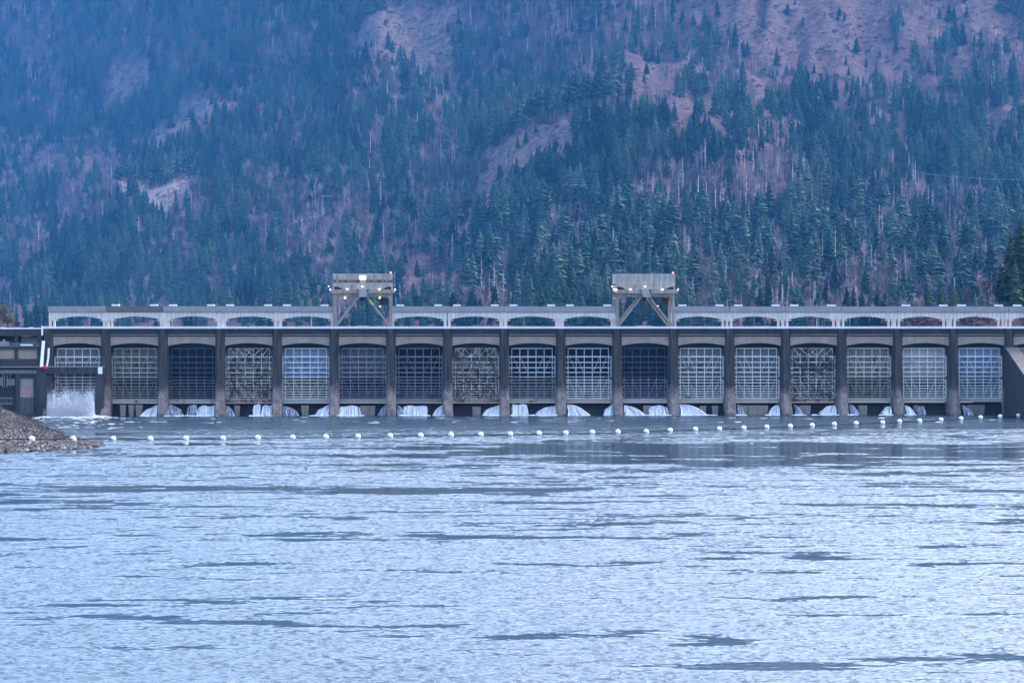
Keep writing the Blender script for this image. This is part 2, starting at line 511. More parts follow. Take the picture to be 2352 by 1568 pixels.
# white boxes on the runway
boxes = []
for k in range(-1, 16):
    if k == 12: continue
    for s in (1, -1):
        xc = (pierx(k) + 3.05) if s == 1 else (pierx(k + 1) - 3.05)
        boxes.append((xc, k, s))
CR = (3, 8)                      # bays the cranes stand over
boxes = [b for b in boxes if b[1] not in CR]
ORD = 'first second third fourth fifth sixth seventh eighth ninth tenth eleventh twelfth thirteenth fourteenth fifteenth sixteenth seventeenth eighteenth nineteenth twentieth twenty-first twenty-second twenty-third twenty-fourth twenty-fifth twenty-sixth twenty-seventh twenty-eighth twenty-ninth thirtieth thirty-first thirty-second thirty-third thirty-fourth thirty-fifth thirty-sixth thirty-seventh thirty-eighth thirty-ninth fortieth'.split()
proto = None
for i, (xc, k, s) in enumerate(boxes):
    if proto is None:
        proto = thing('roof_box', 'x', 'box', (xc, 1.2, ZR_T))
        mb = MB(); mb.prism([(-1.25, .12), (1.25, .12), (1.25, .5), (1.13, .62), (-1.13, .62), (-1.25, .5)], -.9, .9)
        mb.build('lid', M['whitebox'], proto, world=False)
        mb = MB(); mb.box(-1.1, 1.1, -.8, .8, 0, .118); mb.build('base', M['fascia'], proto, world=False)
        o = proto
    else:
        o = copy_tree(proto); o.location = (xc, 1.2, ZR_T)
    tag(o, '%s white box from the left on top of the crane runway' % ORD[i], 'box', 'white boxes along the crane runway')

# ------------------------------------------------------------------ gantry cranes
def crane(k, left):
    x0, x1 = pierx(k) - .45, pierx(k + 1) + .55
    cx = (x0 + x1) / 2
    hw = (x1 - x0) / 2
    lab = ('left gantry crane on the dam, with a rusty red band and a lit window' if left
           else 'travelling gantry crane with plain grey house walls, the right one on the dam')
    t = thing('gantry_crane', lab, 'crane', (cx, 6, Z_DECK + .25), 'gantry cranes on the dam')
    zt, zh, zg, zp0, zp1, zb = 45.6, 42.45, 40.6, 39.35, 38.35, Z_DECK + .25
    # machinery house
    mb = MB(); mb.box(cx - hw, cx + hw, -.4, 13.4, zh + .004, zt - .35)
    h = mb.build('machinery_house', M['cranehouse'], t)
    mb = MB(); mb.box(cx - hw - .18, cx + hw + .18, -.62, 13.6, zt - .35, zt - .12)
    mb.prism([(cx - hw - .1, zt - .12), (cx + hw + .1, zt - .12), (cx + hw - .3, zt + .08), (cx - hw + .3, zt + .08)], -.5, 13.5)
    mb.build('roof', M['cranehouse'], t)
    mb = MB()
    for z in (zt - 1.25, zt - 2.05):
        mb.box(cx - hw + .02, cx + hw - .02, -.46, -.402, z, z + .13)
    nj = 11
    for r_, (za, zb_) in enumerate(((zt - 1.2, zt - .37), (zt - 2.0, zt - 1.26), (zh + .1, zt - 2.06))):
        for j in range(1, nj):
            x = cx - hw + 2 * hw * (j + .25 * (r_ % 2)) / nj
            mb.box(x - .06, x + .06, -.44, -.401, za, zb_)
    mb.build('wall_seam', M['crane'], h)
    if left:
        mb = MB(); mb.box(cx - hw + .03, cx - 1.0, -.435, -.403, zh + .3, zh + 1.4); mb.box(cx + 1.0, cx + hw - .03, -.435, -.403, zh + .3, zh + 1.4)
        mb.build('painted_band', M['rustband'], h)
        mb = MB(); mb.box(cx - .95, cx + .95, -.5, -.403, zt - 1.75, zt - .6); mb.build('window', M['window'], h)
        mb = MB(); mb.box(cx + 2.0, cx + 2.6, -.5, -.403, zt - 1.7, zt - .8); mb.build('window', M['pale'], h)
    # lower girder of the house, hollowed at both ends
    mb = MB()
    mb.box(cx - hw - .05, cx + hw + .05, -.55, -.2, zh - .32, zh)
    pts = [(cx - hw, zh - .32), (cx - hw, zh - .95), (cx - hw + 1.1, zh - .85), (cx - hw + 2.4, zh - 1.25), (cx - hw + 3.4, zg + .02), (cx + hw - 3.4, zg + .02), (cx + hw - 2.4, zh - 1.25),
           (cx + hw - 1.1, zh - .85), (cx + hw, zh - .95), (cx + hw, zh - .32)]
    mb.prism(pts, -.35, .5)
    mb.prism(pts, 12.6, 13.3)
    mb.box(cx - hw, cx - hw + .4, -.3, 13.2, zg + .02, zh - .33); mb.box(cx + hw - .4, cx + hw, -.3, 13.2, zg + .02, zh - .33)
    mb.build('house_girder', M['cranehouse'], t)
    mb = MB(); mb.box(cx - hw + .41, cx + hw - .41, 2.5, 12.5, zg + .03, zh - .34); mb.build('machinery', M['black'], t)
    # gallery bending down to the middle
    mb = MB()
    gl = [(cx - hw - .95, zg + .02), (cx - hw - .95, zp0 + .35), (cx - hw + .4, zp0 - .02), (cx - 1.6, zp0 - .02), (cx - 1.6, zg - .55), (cx - 2.2, zg - .05), (cx - 2.6, zg + .02)]
    mb.prism(gl, -1.6, .4)
    mb.prism([(2 * cx - p[0], p[1]) for p in gl][::-1], -1.6, .4)
    mb.build('gallery', M['crane'], t)
    mb = MB()
    off = 0 if left else .25
    mb.prism([(cx - 1.25 - off, zg - .02), (cx + 1.25 - off, zg - .02), (cx + 1.5 + off, zp1 - .2), (cx - 1.1 + off, zp1 - .2)], -1.9, -.2)
    mb.build('trolley', M['pale'], t)
    mb = MB()
    for yy in (-1.55,):
        mb.box(cx - hw - .9, cx - 2.6, yy, yy + .05, zg + .75, zg + .81); mb.box(cx + 2.6, cx + hw + .9, yy, yy + .05, zg + .75, zg + .81)
        for j in range(8):
            for s in (-1, 1):
                x = cx + s * (2.7 + j * (hw - 1.9) / 7.2)
                mb.box(x - .03, x + .03, yy + .01, yy + .04, zg + .021, zg + .75)
    mb.build('handrail', M['crane'], t)
    # portal frames
    for Y0, Y1 in ((-.3, .9), (11.8, 13.0)):
        mb = MB(); mb.box(cx - hw + .05, cx + hw - .05, Y0, Y1, zp1, zp0 - .03)
        for s in (-1, 1):
            xi = cx + s * (hw - 1.0)
            q = [(xi, zp1), (xi - s * 1.2, zp1), (xi - s * .75, zp1 - .2), (xi - s * .25, zp1 - .75), (xi, zp1 - 1.5)]
            mb.prism(q if s < 0 else q[::-1], Y0 + .1, Y1 - .1)
        mb.build('portal_beam', M['crane'], t)
        for s in (-1, 1):
            xa, xb = sorted((cx + s * (hw - .05), cx + s * (hw - 1.0)))
            mb = MB(); mb.box(xa, xb, Y0 - .03, Y1 + .03, zb, zp1 - .002)
            mb.box(xa + .3, xb - .3, Y0 - .1, Y0 - .03, zb + .6, zp1 - .6)
            lg = mb.build('leg', M['crane'], t)
            mb = MB(); mb.bar((cx + s * 1.3, (Y0 + Y1) / 2, zp1 - .05), (cx + s * (hw - 1.05), (Y0 + Y1) / 2, zb + .75), .62, .5)
            br = mb.build('brace', M['crane'], t)
        mb = MB(); mb.box(cx - hw + 1.0, cx + hw - 1.0, Y0 + .2, Y1 - .2, zb + .1, zb + .42); mb.box(cx - 1.9, cx + 1.9, Y0 + .1, Y1 - .15, zb + .421, zb + .75)
        mb.build('tie_beam', M['crane'], t)
    for s in (-1, 1):
        mb = MB(); mb.box(cx + s * (hw - .5) - .3, cx + s * (hw - .5) + .3, .94, 11.76, zp1 - .9, zp1 - .1)
        mb.build('side_beam', M['crane'], t)
    if left:
        p, q = Vector((cx + 1.3, -.35, zp1 - .05)), Vector((cx + hw - 1.05, -.35, zb + .75))
        mb = MB(); mb.bar(p.lerp(q, .14), p.lerp(q, .28), .72, .5); mb.build('yellow_sleeve', M['yellow'], t)
    # hook block on ropes, operator's cab
    mb = MB(); mb.ball((cx - .2, 5, zp1 - 1.2), .8, 10, 7, (1.3, .8, .7)); mb.ball((cx - .3, 5, zp1 - 2.7), .38, 10, 7)
    mb.tube([(cx - .3, 5, zp1 - 2.4), (cx - .3, 5, zp1 + .3)], .07); mb.box(cx - .9, cx + .7, 4.4, 5.6, zp1 - .9, zp1 + .1)
    mb.build('hook_block', M['black'], t)
    mb = MB(); mb.box(cx + hw - 4.2, cx + hw - 1.4, 7, 9.5, zp1 - 2.6, zp1 - .5); mb.box(cx + hw - 4.3, cx + hw - 1.3, 6.9, 9.6, zp1 - 2.75, zp1 - 2.61)
    c = mb.build('operator_cab', M['black'], t)
    mb = MB(); mb.box(cx + hw - 4.0, cx + hw - 2.9, 6.9, 6.98, zp1 - 1.7, zp1 - .8); mb.box(cx + hw - 2.6, cx + hw - 1.6, 6.9, 6.98, zp1 - 1.7, zp1 - .8)
    mb.build('cab_window', M['joint'], c)
    # lamps
    def lamp(dx, z, r=.16, m='lampwhite', y=-1.95):
        mb = MB(); mb.ball((cx + dx, y, z), r, 10, 7, (1.25, .8, .85))
        l = mb.build('lamp', M[m], t)
        mb = MB(); mb.tube([(cx + dx, y + .2, z + .1), (cx + dx, y + .55, z + .1), (cx + dx, y + .55, z - .5)], .06); mb.build('bracket', M['black'], l)
    lamp(-hw - .75, zg - .02); lamp(hw + .8, zg - .02); lamp(-5.0, zg + .05, .22); lamp(5.35, zg + .05, .22)
    lamp(-.15, zg + .95, .2, y=-.95)
    lamp(-hw - 1.3, zg + 1.0, .14)
    if left:
        lamp(-5.7, zp1 - .45, .22, 'lampyellow', -.6); lamp(5.5, zp1 - .45, .18, 'lampyellow', -.6); lamp(5.6, zp1 - 3.2, .17, 'lampyellow', 6.0)
    else:
        lamp(-hw - .1, zg - .02, .28); lamp(4.4, zp1 - 3.1, .33, 'lampwhite', 6.0)
    mb = MB(); mb.ball((cx + hw - .6, .5, zt + .45), .22, 10, 7, (1.2, 1, 1)); l = mb.build('beacon', M['lampred'], t)
    mb = MB(); mb.box(cx + hw - 1.2, cx + hw - .2, .2, .8, zt + .08, zt + .25); mb.build('bracket', M['black'], l)
    mb = MB(); mb.box(cx - 3.9 + (0 if left else .1), cx - 3.25, -.5, -.36, zh - 1.55, zh + .0); mb.build('notice_panel', M['orange'], h)
    # wheels on the runway
    for s in (-1, 1):
        for yy in (.3, 12.4):
            for j in (-1, 1):
                mb = MB(); xx = cx + s * (hw - .5) + j * .42
                mb.prism([(xx + .3 * math.cos(a_ * math.pi / 6), zb + .3 + .3 * math.sin(a_ * math.pi / 6)) for a_ in range(12)], yy - .55, yy - .35)
                mb.build('wheel', M['black'], t)
    return t
crane(3, True)
crane(8, False)

# ------------------------------------------------------------------ concrete portal in front of the left bay
YP = -5.0
portal = thing('concrete_portal', 'dark concrete portal frame standing in front of the left bay over white spray', 'portal', (xat(170, YP), YP, 0))
mb = MB(); pbx(mb, 219.5, 238, 858.2, 966, YP, YP + 4); portalR = mb.build('column', M['dark'], portal)
mb = MB(); pbx(mb, 90, 107, 858.2, 966, YP, YP + 4); mb.build('column', M['dark'], portal)
mb = MB(); pbx(mb, 103, 238.5, 843, 858, YP - .3, YP + 3.9); mb.build('lintel', M['dark'], portal)
mb = MB(); pbx(mb, 103, 239, 841.5, 842.9, YP - .5, YP + 3.9); mb.build('coping', M['fascia'], portal)
mb = MB(); pbx(mb, 225, 235, 843, 858.5, YP - .7, YP - .31); mb.build('notice_board', M['whitebox'], portal)
mb = MB(); pbx(mb, 107.2, 120, 862, 966, YP + .6, YP + 4.0); mb.build('column', M['pier'], portal)

# ------------------------------------------------------------------ fish ladder building on the far left
fb = thing('fishway_building', 'low concrete fishway building with open upper gallery left of the dam', 'building', (xat(45), 0, 0))
YB = -1.0
mb = MB(); pbx(mb, -160, 95, 755.6, 771, YB, 12); top = mb.build('parapet', M['dark'], fb)
mb = MB(); pbx(mb, -160, 96, 752.8, 755.5, YB - .3, 1); mb.build('railing', M['white'], top)
mb = MB(); pbx(mb, 66, 77, 751.2, 755.4, YB - .7, YB - .31); pbx(mb, 2, 11, 751.4, 755.4, YB - .7, YB - .31); mb.build('white_box', M['whitebox'], top)
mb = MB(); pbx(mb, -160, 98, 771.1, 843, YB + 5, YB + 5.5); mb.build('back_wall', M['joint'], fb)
for (a, b) in ((-60, -48), (-14, -6), (33.5, 41), (85, 97)):
    mb = MB(); pbx(mb, a, b, 771.05, 801, YB + .2, YB + 5); mb.build('column', M['dark'], fb)
mb = MB(); pbx(mb, -160, 97, 796.5, 802, YB - .2, YB + 5); mb.build('beam', M['dark'], fb)
mb = MB()
for y in (788, 791, 794):
    pbx(mb, -160, 92, y, y + .8, YB - .15, YB - .05)
for q in range(-10, 92, 6): pbx(mb, q, q + .7, 787, 796.4, YB - .1, YB + .0)
mb.build('gallery_railing', M['pale'], fb)
mb = MB(); pbx(mb, 47, 75, 790.3, 793.8, YB - .4, YB - .16); mb.build('white_bench', M['whitebox'], fb)
mb = MB(); pbx(mb, 0, 21, 784, 794, YB + 1, YB + 2); pbx(mb, 6, 12, 779, 784, YB + 1, YB + 2); mb.build('white_tarpaulin', M['pale'], fb)
mb = MB(); pbx(mb, 51, 71, 770.6, 773.2, YB - .2, YB + .19); mb.build('red_panel', M['rustband'], fb)
mb = MB(); pbx(mb, 48, 88, 774, 787, YB + 3.9, YB + 4.9); mb.build('blue_panel', M['fascia'], fb)
for (a, b) in ((-100, -40), (-34, 33.5), (41, 85)):
    mb = MB(); pbx(mb, a, b, 802.1, 824, YB + .5, YB + 4); mb.build('wall_panel', M['tan'], fb)
for (a, b) in ((33.6, 40.9), (85.1, 97), (-40, -34)):
    mb = MB(); pbx(mb, a, b, 802.1, 824, YB + .1, YB + 4); mb.build('column', M['dark'], fb)
mb = MB(); pbx(mb, -160, 92, 824.1, 841.5, YB - .3, YB + 4); mb.build('beam', M['dark'], fb)
mb = MB(); pbx(mb, -160, 93, 841.6, 843.6, YB - .7, YB + 4); mb.build('ledge', M['pale'], fb)
YL = -4.0
mb = MB(); pbx(mb, -160, 84, 853, 858, YL - .2, YL + 4); lb = mb.build('beam', M['dark'], fb)
mb = MB()
for y in (851, 854.2, 857): pbx(mb, -160, 84, y, y + .8, YL - .5, YL - .35)
for q in range(-4, 84, 5): pbx(mb, q, q + .6, 849.5, 857.8, YL - .45, YL - .3)
mb.build('walkway_railing', M['pale'], lb)
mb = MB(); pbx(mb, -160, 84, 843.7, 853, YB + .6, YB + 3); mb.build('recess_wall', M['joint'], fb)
for (a, b) in ((36, 45), (77, 84.5)):
    mb = MB(); pbx(mb, a, b, 858.1, 966, YL + .1, YL + 4); mb.build('column', M['dark'], fb)
mb = MB(); pbx(mb, 84.6, 107, 859, 966, YL - .8, YL + 4); mb.build('end_pier', M['dark'], fb)
mb = MB(); pbx(mb, 84.1, 107, 843.75, 859, YL - .5, YB + 3); mb.build('end_wall', M['dark'], fb)
mb = MB(); pbx(mb, 45.1, 76.9, 858.2, 868.9, YL + .6, YL + 3.8); mb.build('recess_lintel', M['joint'], fb)
mb = MB(); pbx(mb, 45.1, 76.9, 869, 888, YL + 1, YL + 3.8); mb.build('wall_panel', M['fascia'], fb)
mb = MB(); pbx(mb, 45.1, 76.9, 888.1, 912, YL + .9, YL + 3.8)
gp, nt_, b_ = newmat('blotched_panel')
n_ = noise_node(nt_, .9, 5, .7, geo_pos(nt_))
r_ = ramp(nt_, n_.outputs[0], [(.36, (.05, .05, .06)), (.45, (.42, .40, .40)), (.53, (.40, .06, .06)), (.60, (.36, .33, .33)), (.72, (.08, .07, .07))])
nt_.links.new(r_.outputs[0], b_.inputs['Base Color'])
mb.build('painted_panel', gp, fb)
mb = MB(); pbx(mb, 45.1, 76.9, 912.1, 953, YL + 1.4, YL + 3.8); mb.build('grating_back', M['black'], fb)
mb = MB()
for q in range(46, 77, 4): pbx(mb, q, q + .9, 912.2, 950, YL + .9, YL + 1.2)
for y in range(914, 950, 5): pbx(mb, 45.2, 76.8, y, y + .8, YL + .7, YL + .89)
mb.build('grating', M['fascia'], fb)
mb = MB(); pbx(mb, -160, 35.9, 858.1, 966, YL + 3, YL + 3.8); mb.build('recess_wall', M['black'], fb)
mb = MB(); pbx(mb, 15, 34, 870, 885, YL + 2, YL + 2.9); pbx(mb, -12, 4, 866, 885, YL + 2, YL + 2.9); mb.build('wall_panel', M['pale'], fb)
mb = MB()
for q in (5, 9, 15, 22): pbx(mb, q, q + 1.6, 860, 889, YL + 1.2, YL + 1.6)
pbx(mb, -20, 30, 913, 915, YL + 1, YL + 1.3); pbx(mb, -20, 30, 926, 928, YL + 1, YL + 1.3)
for q in range(-18, 30, 5): pbx(mb, q, q + .7, 915.1, 927, YL + 1.05, YL + 1.25)
mb.build('gate_ironwork', M['fascia'], fb)
# white draught pipes and the red ball on the corner
pp = thing('white_pipe', 'thick white slanting pipe at the corner where building meets dam', 'pipe', (xat(95, -3), -3, zat(845, 95, -3)))
mb = MB(); mb.bar((xat(100, -2.5), -2.5, zat(783, 100)), (xat(95, -5.2), -5.2, zat(842, 95)), .95, .5); mb.build('pipe', M['white'], pp)
mb = MB(); mb.bar((xat(97, -2.2), -2.2, zat(748, 97)), (xat(97, -2.2), -2.2, zat(770, 97)), .5, .4); mb.build('upper_pipe', M['white'], pp)
mb = MB(); mb.bar((xat(97, -2.2), -2.2, zat(770, 97)), (xat(98.5, -2.4), -2.4, zat(783, 98)), .2, .2); mb.build('link', M['cable'], pp)
p2 = MB(); p2.tube([(xat(112, -3), -3, zat(799, 112)), (xat(111, -3.4), -3.4, zat(820, 111)), (xat(107.5, -4.4), -4.4, zat(841, 108))], [.35, .33, .3], 8)
tag(p2.build('white_pipe', M['white'], None), 'thin white slanting pipe beside the pale gate behind the spray', 'pipe')
mb = MB(); mb.ball((xat(103.3, -5.6), -5.6, zat(843, 103)), .72, 14, 9)
bl = mb.build('marker_ball', M['red'], None, True); tag(bl, 'small red ball on the left corner of the concrete portal', 'marker ball')
mb = MB(); mb.tube([(xat(103.3, -5.6), -5.6, zat(848, 103)), (xat(103.3, -5.6), -5.6, zat(838, 103))], .12); mb.build('spindle', M['black'], bl)

# ------------------------------------------------------------------ falling water under the gates
def mat_fall(name, hi, lo, thresh, ragged=True):
    m, nt, b = newmat(name)
    n = noise_node(nt, 1.6, 5, .7, geo_pos(nt, (2.6, .6, .32)))
    c = mixc(nt, ramp(nt, n.outputs[0], [(thresh - .12, 0.0), (thresh + .10, 1.0)]).outputs[0], lo, hi)
    nt.links.new(c, b.inputs['Base Color'])
    b.inputs['Roughness'].default_value = .8
    b.inputs['Specular IOR Level'].default_value = .2
    if ragged:
        at = N(nt, 'ShaderNodeAttribute', attribute_name='body')
        n2 = noise_node(nt, 2.3, 5, .7, geo_pos(nt, (2.4, .8, .5)))
        ad = N(nt, 'ShaderNodeMath', operation='ADD'); nt.links.new(at.outputs['Fac'], ad.inputs[0]); nt.links.new(n2.outputs[0], ad.inputs[1])
        r = ramp(nt, ad.outputs[0], [(.52, 0.0), (.80, 1.0)])
        nt.links.new(r.outputs[0], b.inputs['Alpha'])
    return m
M['fall'] = mat_fall('white_water', (.96, .96, .98), (.45, .48, .55), .45)
M['fallgrey'] = mat_fall('thin_water', (.66, .69, .75), (.10, .11, .14), .53)
M['spray'] = mat_fall('spray_drops', (.96, .96, .98), (.90, .91, .94), .4, False)
M['spray'].node_tree.nodes['Principled BSDF'].inputs['Alpha'].default_value = .9
M['foam'] = mat_fall('foam', (.95, .95, .97), (.86, .88, .92), .4, False)

def fall(kind, p, q, grey=0, top=929.5, foamx=0, lab=None):
    """kind: R fan spreading right from p, L fan spreading left from q, C straight curtain"""
    Y0 = -2.2
    x0, x1 = xat(p, Y0), xat(q, Y0)
    H = (zat(top, p, Y0) + .15) * random.uniform(.84, 1.0)
    mb = MB(); nu, nv = 20, 9
    ph = random.random() * 50
    vs = []; fs = []; body = []
    for i in range(nu + 1):
        u = i / nu
        s = u if kind == 'R' else (1 - u if kind == 'L' else .0)
        if kind == 'C':
            zt = H * (1 - .10 * (2 * abs(u - .5)) ** 4 + .05 * math.sin(ph + u * 9))
            xx = x0 + (x1 - x0) * u
        else:
            zt = H * max(.0, 1 - s ** 1.7) ** .72 * (1 + .06 * math.sin(ph + 8 * s))
            xx = x0 + (x1 - x0) * u
        for j in range(nv + 1):
            v = j / nv
            z = zt * (1 - v) - .25 * v
            rid = .28 * math.sin(u * 21 + ph) + .18 * math.sin(u * 47 + 2 * ph + v * 2)
            y = 1.0 - 3.6 * v ** .6 - (1.3 * (1 - s) if kind != 'C' else .4) + rid
            spread = (u - .5) * (.9 * v) if kind == 'C' else 0
            e_ = min(1, 3.2 * min(u, 1 - u)) if kind == 'C' else min(1, 2.2 * (1 - s))
            gap = (.34 * max(0, math.sin(u * 13 + ph)) ** 3 if kind == 'C' else .22 * max(0, math.sin(s * 9 + ph)) ** 2)
            body.append(min(1, .02 + e_ * .5 + .2 * min(1, 4 * (1 - v)) * e_ + (.16 if not grey else -.04)) - gap - (.25 if v > .96 else 0))
            vs.append((xx + spread + .1 * math.sin(v * 7 + u * 13 + ph), y, z))
    body = [q - (.16 if grey or kind != 'C' else .02) for q in body]
    strands = []
    ns = 11 if kind != 'C' else max(6, int((x1 - x0) * 2.2))
    for q in range(ns):
        if kind == 'C':
            if random.random() < .2: continue
            sx = x0 + (x1 - x0) * random.random(); ex = sx + (sx - (x0 + x1) / 2) * .22 + random.uniform(-.2, .2); h0 = H * random.uniform(.86, 1.0); kk = 1
        else:
            a_, b_ = (x0, x1) if kind == 'R' else (x1, x0)
            kk = random.random() ** .8
            sx = a_ + (b_ - a_) * .06 * random.random(); ex = a_ + (b_ - a_) * (.12 + .9 * kk); h0 = H * random.uniform(.8, 1.02)
        strands.append((sx, ex, h0, random.uniform(.10, .24), random.uniform(-.5, .3)))
    for i in range(nu):
        for j in range(nv):
            a = i * (nv + 1) + j
            fs.append((a, a + 1, a + nv + 2, a + nv + 1))
    n0 = len(vs)      # closed body: a back skin half a metre behind the front one
    vs += [(x_, y_ + .6, z_ - .05) for x_, y_, z_ in vs]
    fs += [tuple(n0 + i for i in f[::-1]) for f in fs]
    body = body + body
    for sx, ex, h0, wd_, yo in strands:
        prev = None
        for j in range(8):
            t = j / 7
            xx = sx + (ex - sx) * t ** .8; zz = h0 * (1 - t ** 2) - .2 * t; yy = 1.0 - 4.0 * t ** .7 + yo - .7
            ww = wd_ * (.5 + 1.3 * t); b0 = len(vs)
            vs += [(xx - ww, yy, zz - ww * .4), (xx, yy - ww, zz), (xx + ww, yy, zz + ww * .4), (xx, yy + ww, zz)]
            body += [.75 if j < 7 else .2] * 4
            if prev is not None:
                for c_ in range(4): fs.append((prev + c_, prev + (c_ + 1) % 4, b0 + (c_ + 1) % 4, b0 + c_))
            prev = b0
    mb.add(vs, fs)
    o = mb.build('waterfall', M['fallgrey'] if grey else M['fall'], None, True)
    a_ = o.data.attributes.new('body', 'FLOAT', 'POINT'); a_.data.foreach_set('value', np.array(body, np.float32))
    tag(o, lab, 'waterfall', 'water spilling under the gates')
FALLS = [
    ('L', 323, 363, 0, 'pale water fan curving left below the brownish gate, beside the three blocks'),
    ('R', 386, 427, 1, 'greyish water fan curving right below the dark navy gate'),
    ('C', 433, 454, 1, 'thin grey trickle under the middle of the dark navy gate'),
    ('C', 457, 495, 0, 'white double spout falling below the right end of the dark navy gate'),
    ('R', 518, 539, 1, 'small grey fan at the left foot of the rusty gate near the left end'),
    ('C', 582, 599, 0, 'narrow white column of water under the rusty gate near the left end'),
    ('C', 603, 628, 0, 'round white spout against the pier under the rusty gate near the left end'),
    ('R', 650, 689, 1, 'grey fan spreading right under the light blue-white gate'),
    ('L', 721, 758, 0, 'pale fan spreading left under the light blue-white gate'),
    ('C', 781, 827, 0, 'white curtain of water below the left gantry crane'),
    ('L', 868, 888, 1, 'small grey fan right of the brown block below the left gantry crane'),
    ('R', 912, 928, 1, 'small grey fan touching the broad curtain right of the left crane'),
    ('C', 927, 981, 0, 'broadest white curtain of water, just right of the left gantry crane'),
    ('L', 994, 1019, 0, 'white fan curving left beside the broadest curtain'),
    ('L', 1108, 1148, 0, 'lone white fan curving left midway between the two cranes'),
    ('C', 1174, 1212, 0, 'white curtain under the white-barred dark gate, left of its round spout'),
    ('L', 1229, 1277, 0, 'wide round white spout under the white-barred dark gate'),
    ('R', 1304, 1353, 0, 'pale fan curving right under the half dark, half pale gate'),
    ('L', 1387, 1407, 0, 'small pale fan curving left under the half dark, half pale gate'),
    ('R', 1434, 1480, 0, 'strong white chute running right below the right gantry crane'),
    ('C', 1492, 1533, 0, 'white slanted curtain below the right end of the right crane'),
    ('R', 1563, 1622, 0, 'strongest white chute, spreading right just past the right crane'),
    ('R', 1694, 1708, 1, 'tiny grey fan left of the wide brown block right of the right crane'),
    ('L', 1764, 1792, 0, 'pale fan left-curving beside the wide brown block right of the right crane'),
    ('R', 1826, 1842, 1, 'grey fan under the left end of the blotched gate'),
    ('L', 1882, 1921, 0, 'white foaming fan under the right end of the blotched gate'),
    ('R', 1953, 1972, 1, 'grey fan under the left end of the dull beige gate'),
    ('L', 2026, 2048, 0, 'pale fan under the right end of the dull beige gate'),
    ('R', 2081, 2100, 0, 'small pale fan under the left end of the brightest white gate'),
    ('C', 2106, 2122, 1, 'thin grey trickle under the brightest white gate'),
    ('R', 2212, 2234, 1, 'grey fan under the left end of the blue-tinted gate'),
]
for kind, p, q, grey, lab in FALLS:
    fall(kind, p, q, grey, lab=lab)
# foam patches floating at the foot of the falls
mb = MB()
for (p, q) in ((428, 500), (575, 635), (776, 836), (915, 986), (1000, 1022), (1096, 1150), (1166, 1226), (1222, 1280), (1304, 1356), (1440, 1500), (1486, 1540), (1565, 1640), (1760, 1796), (1870, 1925), (2020, 2052),
               (380, 430), (320, 362), (718, 758), (1816, 1850), (1690, 1715), (1945, 1978), (2080, 2104)):
    x0, x1 = xat(p, -5), xat(q, -5)
    n = max(6, int((x1 - x0) / .5))
    for i in range(n):
        x = random.uniform(x0, x1); r = random.uniform(.25, .7)
        mb.ball((x, -4.6 + random.uniform(-1.6, 1.2), .02), r, 7, 5, (random.uniform(1.2, 2.6), 1.0, random.uniform(.25, .5)))
for i in range(420):
    far = min(30, random.expovariate(1 / 6.0)); x = random.uniform(xat(108, -7) - far * .25, xat(228, -7) + far * .5); r = random.uniform(.2, .75) * (1 - far / 45)
    mb.ball((x, -4 - far, .0), r, 7, 5, (random.uniform(1.3, 2.6), 1, random.uniform(.2, .7) * max(.25, 1 - far / 9)))
for i in range(60):
    px_ = random.uniform(90, 330); py_ = random.uniform(960, 985)
    x, y, d = on_plane(px_, py_, 0)
    mb.ball((x, y, 0), random.uniform(.12, .36), 7, 5, (random.uniform(2, 5), 1, .18))
for i in range(46):
    px_ = random.uniform(300, 2300); py_ = random.uniform(957, 972)
    x, y, d = on_plane(px_, py_, 0)
    mb.ball((x, y, 0), random.uniform(.12, .4), 7, 5, (random.uniform(2, 6), 1, .16))
tag(mb.build('foam', M['foam'], None, True), 'white foam floating at the foot of the dam', None, None, 'stuff')

# boiling spray in front of the left bay: lumps of white water and a volume of mist
mb = MB()
xa, xb = xat(119, -5), xat(218, -5)
for i in range(2600):
    t = random.random()
    x = xa + (xb - xa) * (.02 + .96 * t)
    env = 5.0 + 1.5 * math.sin(t * 8 + .6) + 1.0 * math.sin(t * 21 + 2) + .6 * math.sin(t * 47) + 1.8 * math.exp(-((t - .38) / .1) ** 2)
    z = env * random.random() ** 1.1 * (1 + .8 * random.random() ** 5)
    r = random.uniform(.16, .52) * (1.25 - .8 * z / 7)
    y = -4.6 + random.uniform(-1.5, 3.2) - (env - z) * .45
    mb.ball((x, y, z), r, 6, 5, (1, 1, random.uniform(.8, 1.5)))
tag(mb.build('spray', M['spray'], None, True), 'churning white water boiling up inside the concrete portal', None, None, 'stuff')
mm = bpy.data.materials.new('mist'); mm.use_nodes = True
nt = mm.node_tree; nt.nodes.clear()
out = N(nt, 'ShaderNodeOutputMaterial'); pv = N(nt, 'ShaderNodeVolumePrincipled')
pv.inputs['Color'].default_value = (.95, .96, .98, 1); pv.inputs['Anisotropy'].default_value = 0
g = N(nt, 'ShaderNodeNewGeometry'); sp_ = N(nt, 'ShaderNodeSeparateXYZ'); nt.links.new(g.outputs['Position'], sp_.inputs[0])
n = noise_node(nt, .33, 4, .65, geo_pos(nt, (1, 1, .7)))
mr = N(nt, 'ShaderNodeMapRange'); mr.inputs[1].default_value = 1.0; mr.inputs[2].default_value = 11.0; mr.inputs[3].default_value = .2; mr.inputs[4].default_value = -.20
nt.links.new(sp_.outputs[2], mr.inputs[0])
ad = N(nt, 'ShaderNodeMath', operation='ADD'); nt.links.new(n.outputs[0], ad.inputs[0]); nt.links.new(mr.outputs[0], ad.inputs[1])
r_ = ramp(nt, ad.outputs[0], [(.47, 0.0), (.66, 1.0)])
ml = N(nt, 'ShaderNodeMath', operation='MULTIPLY'); ml.inputs[1].default_value = .5
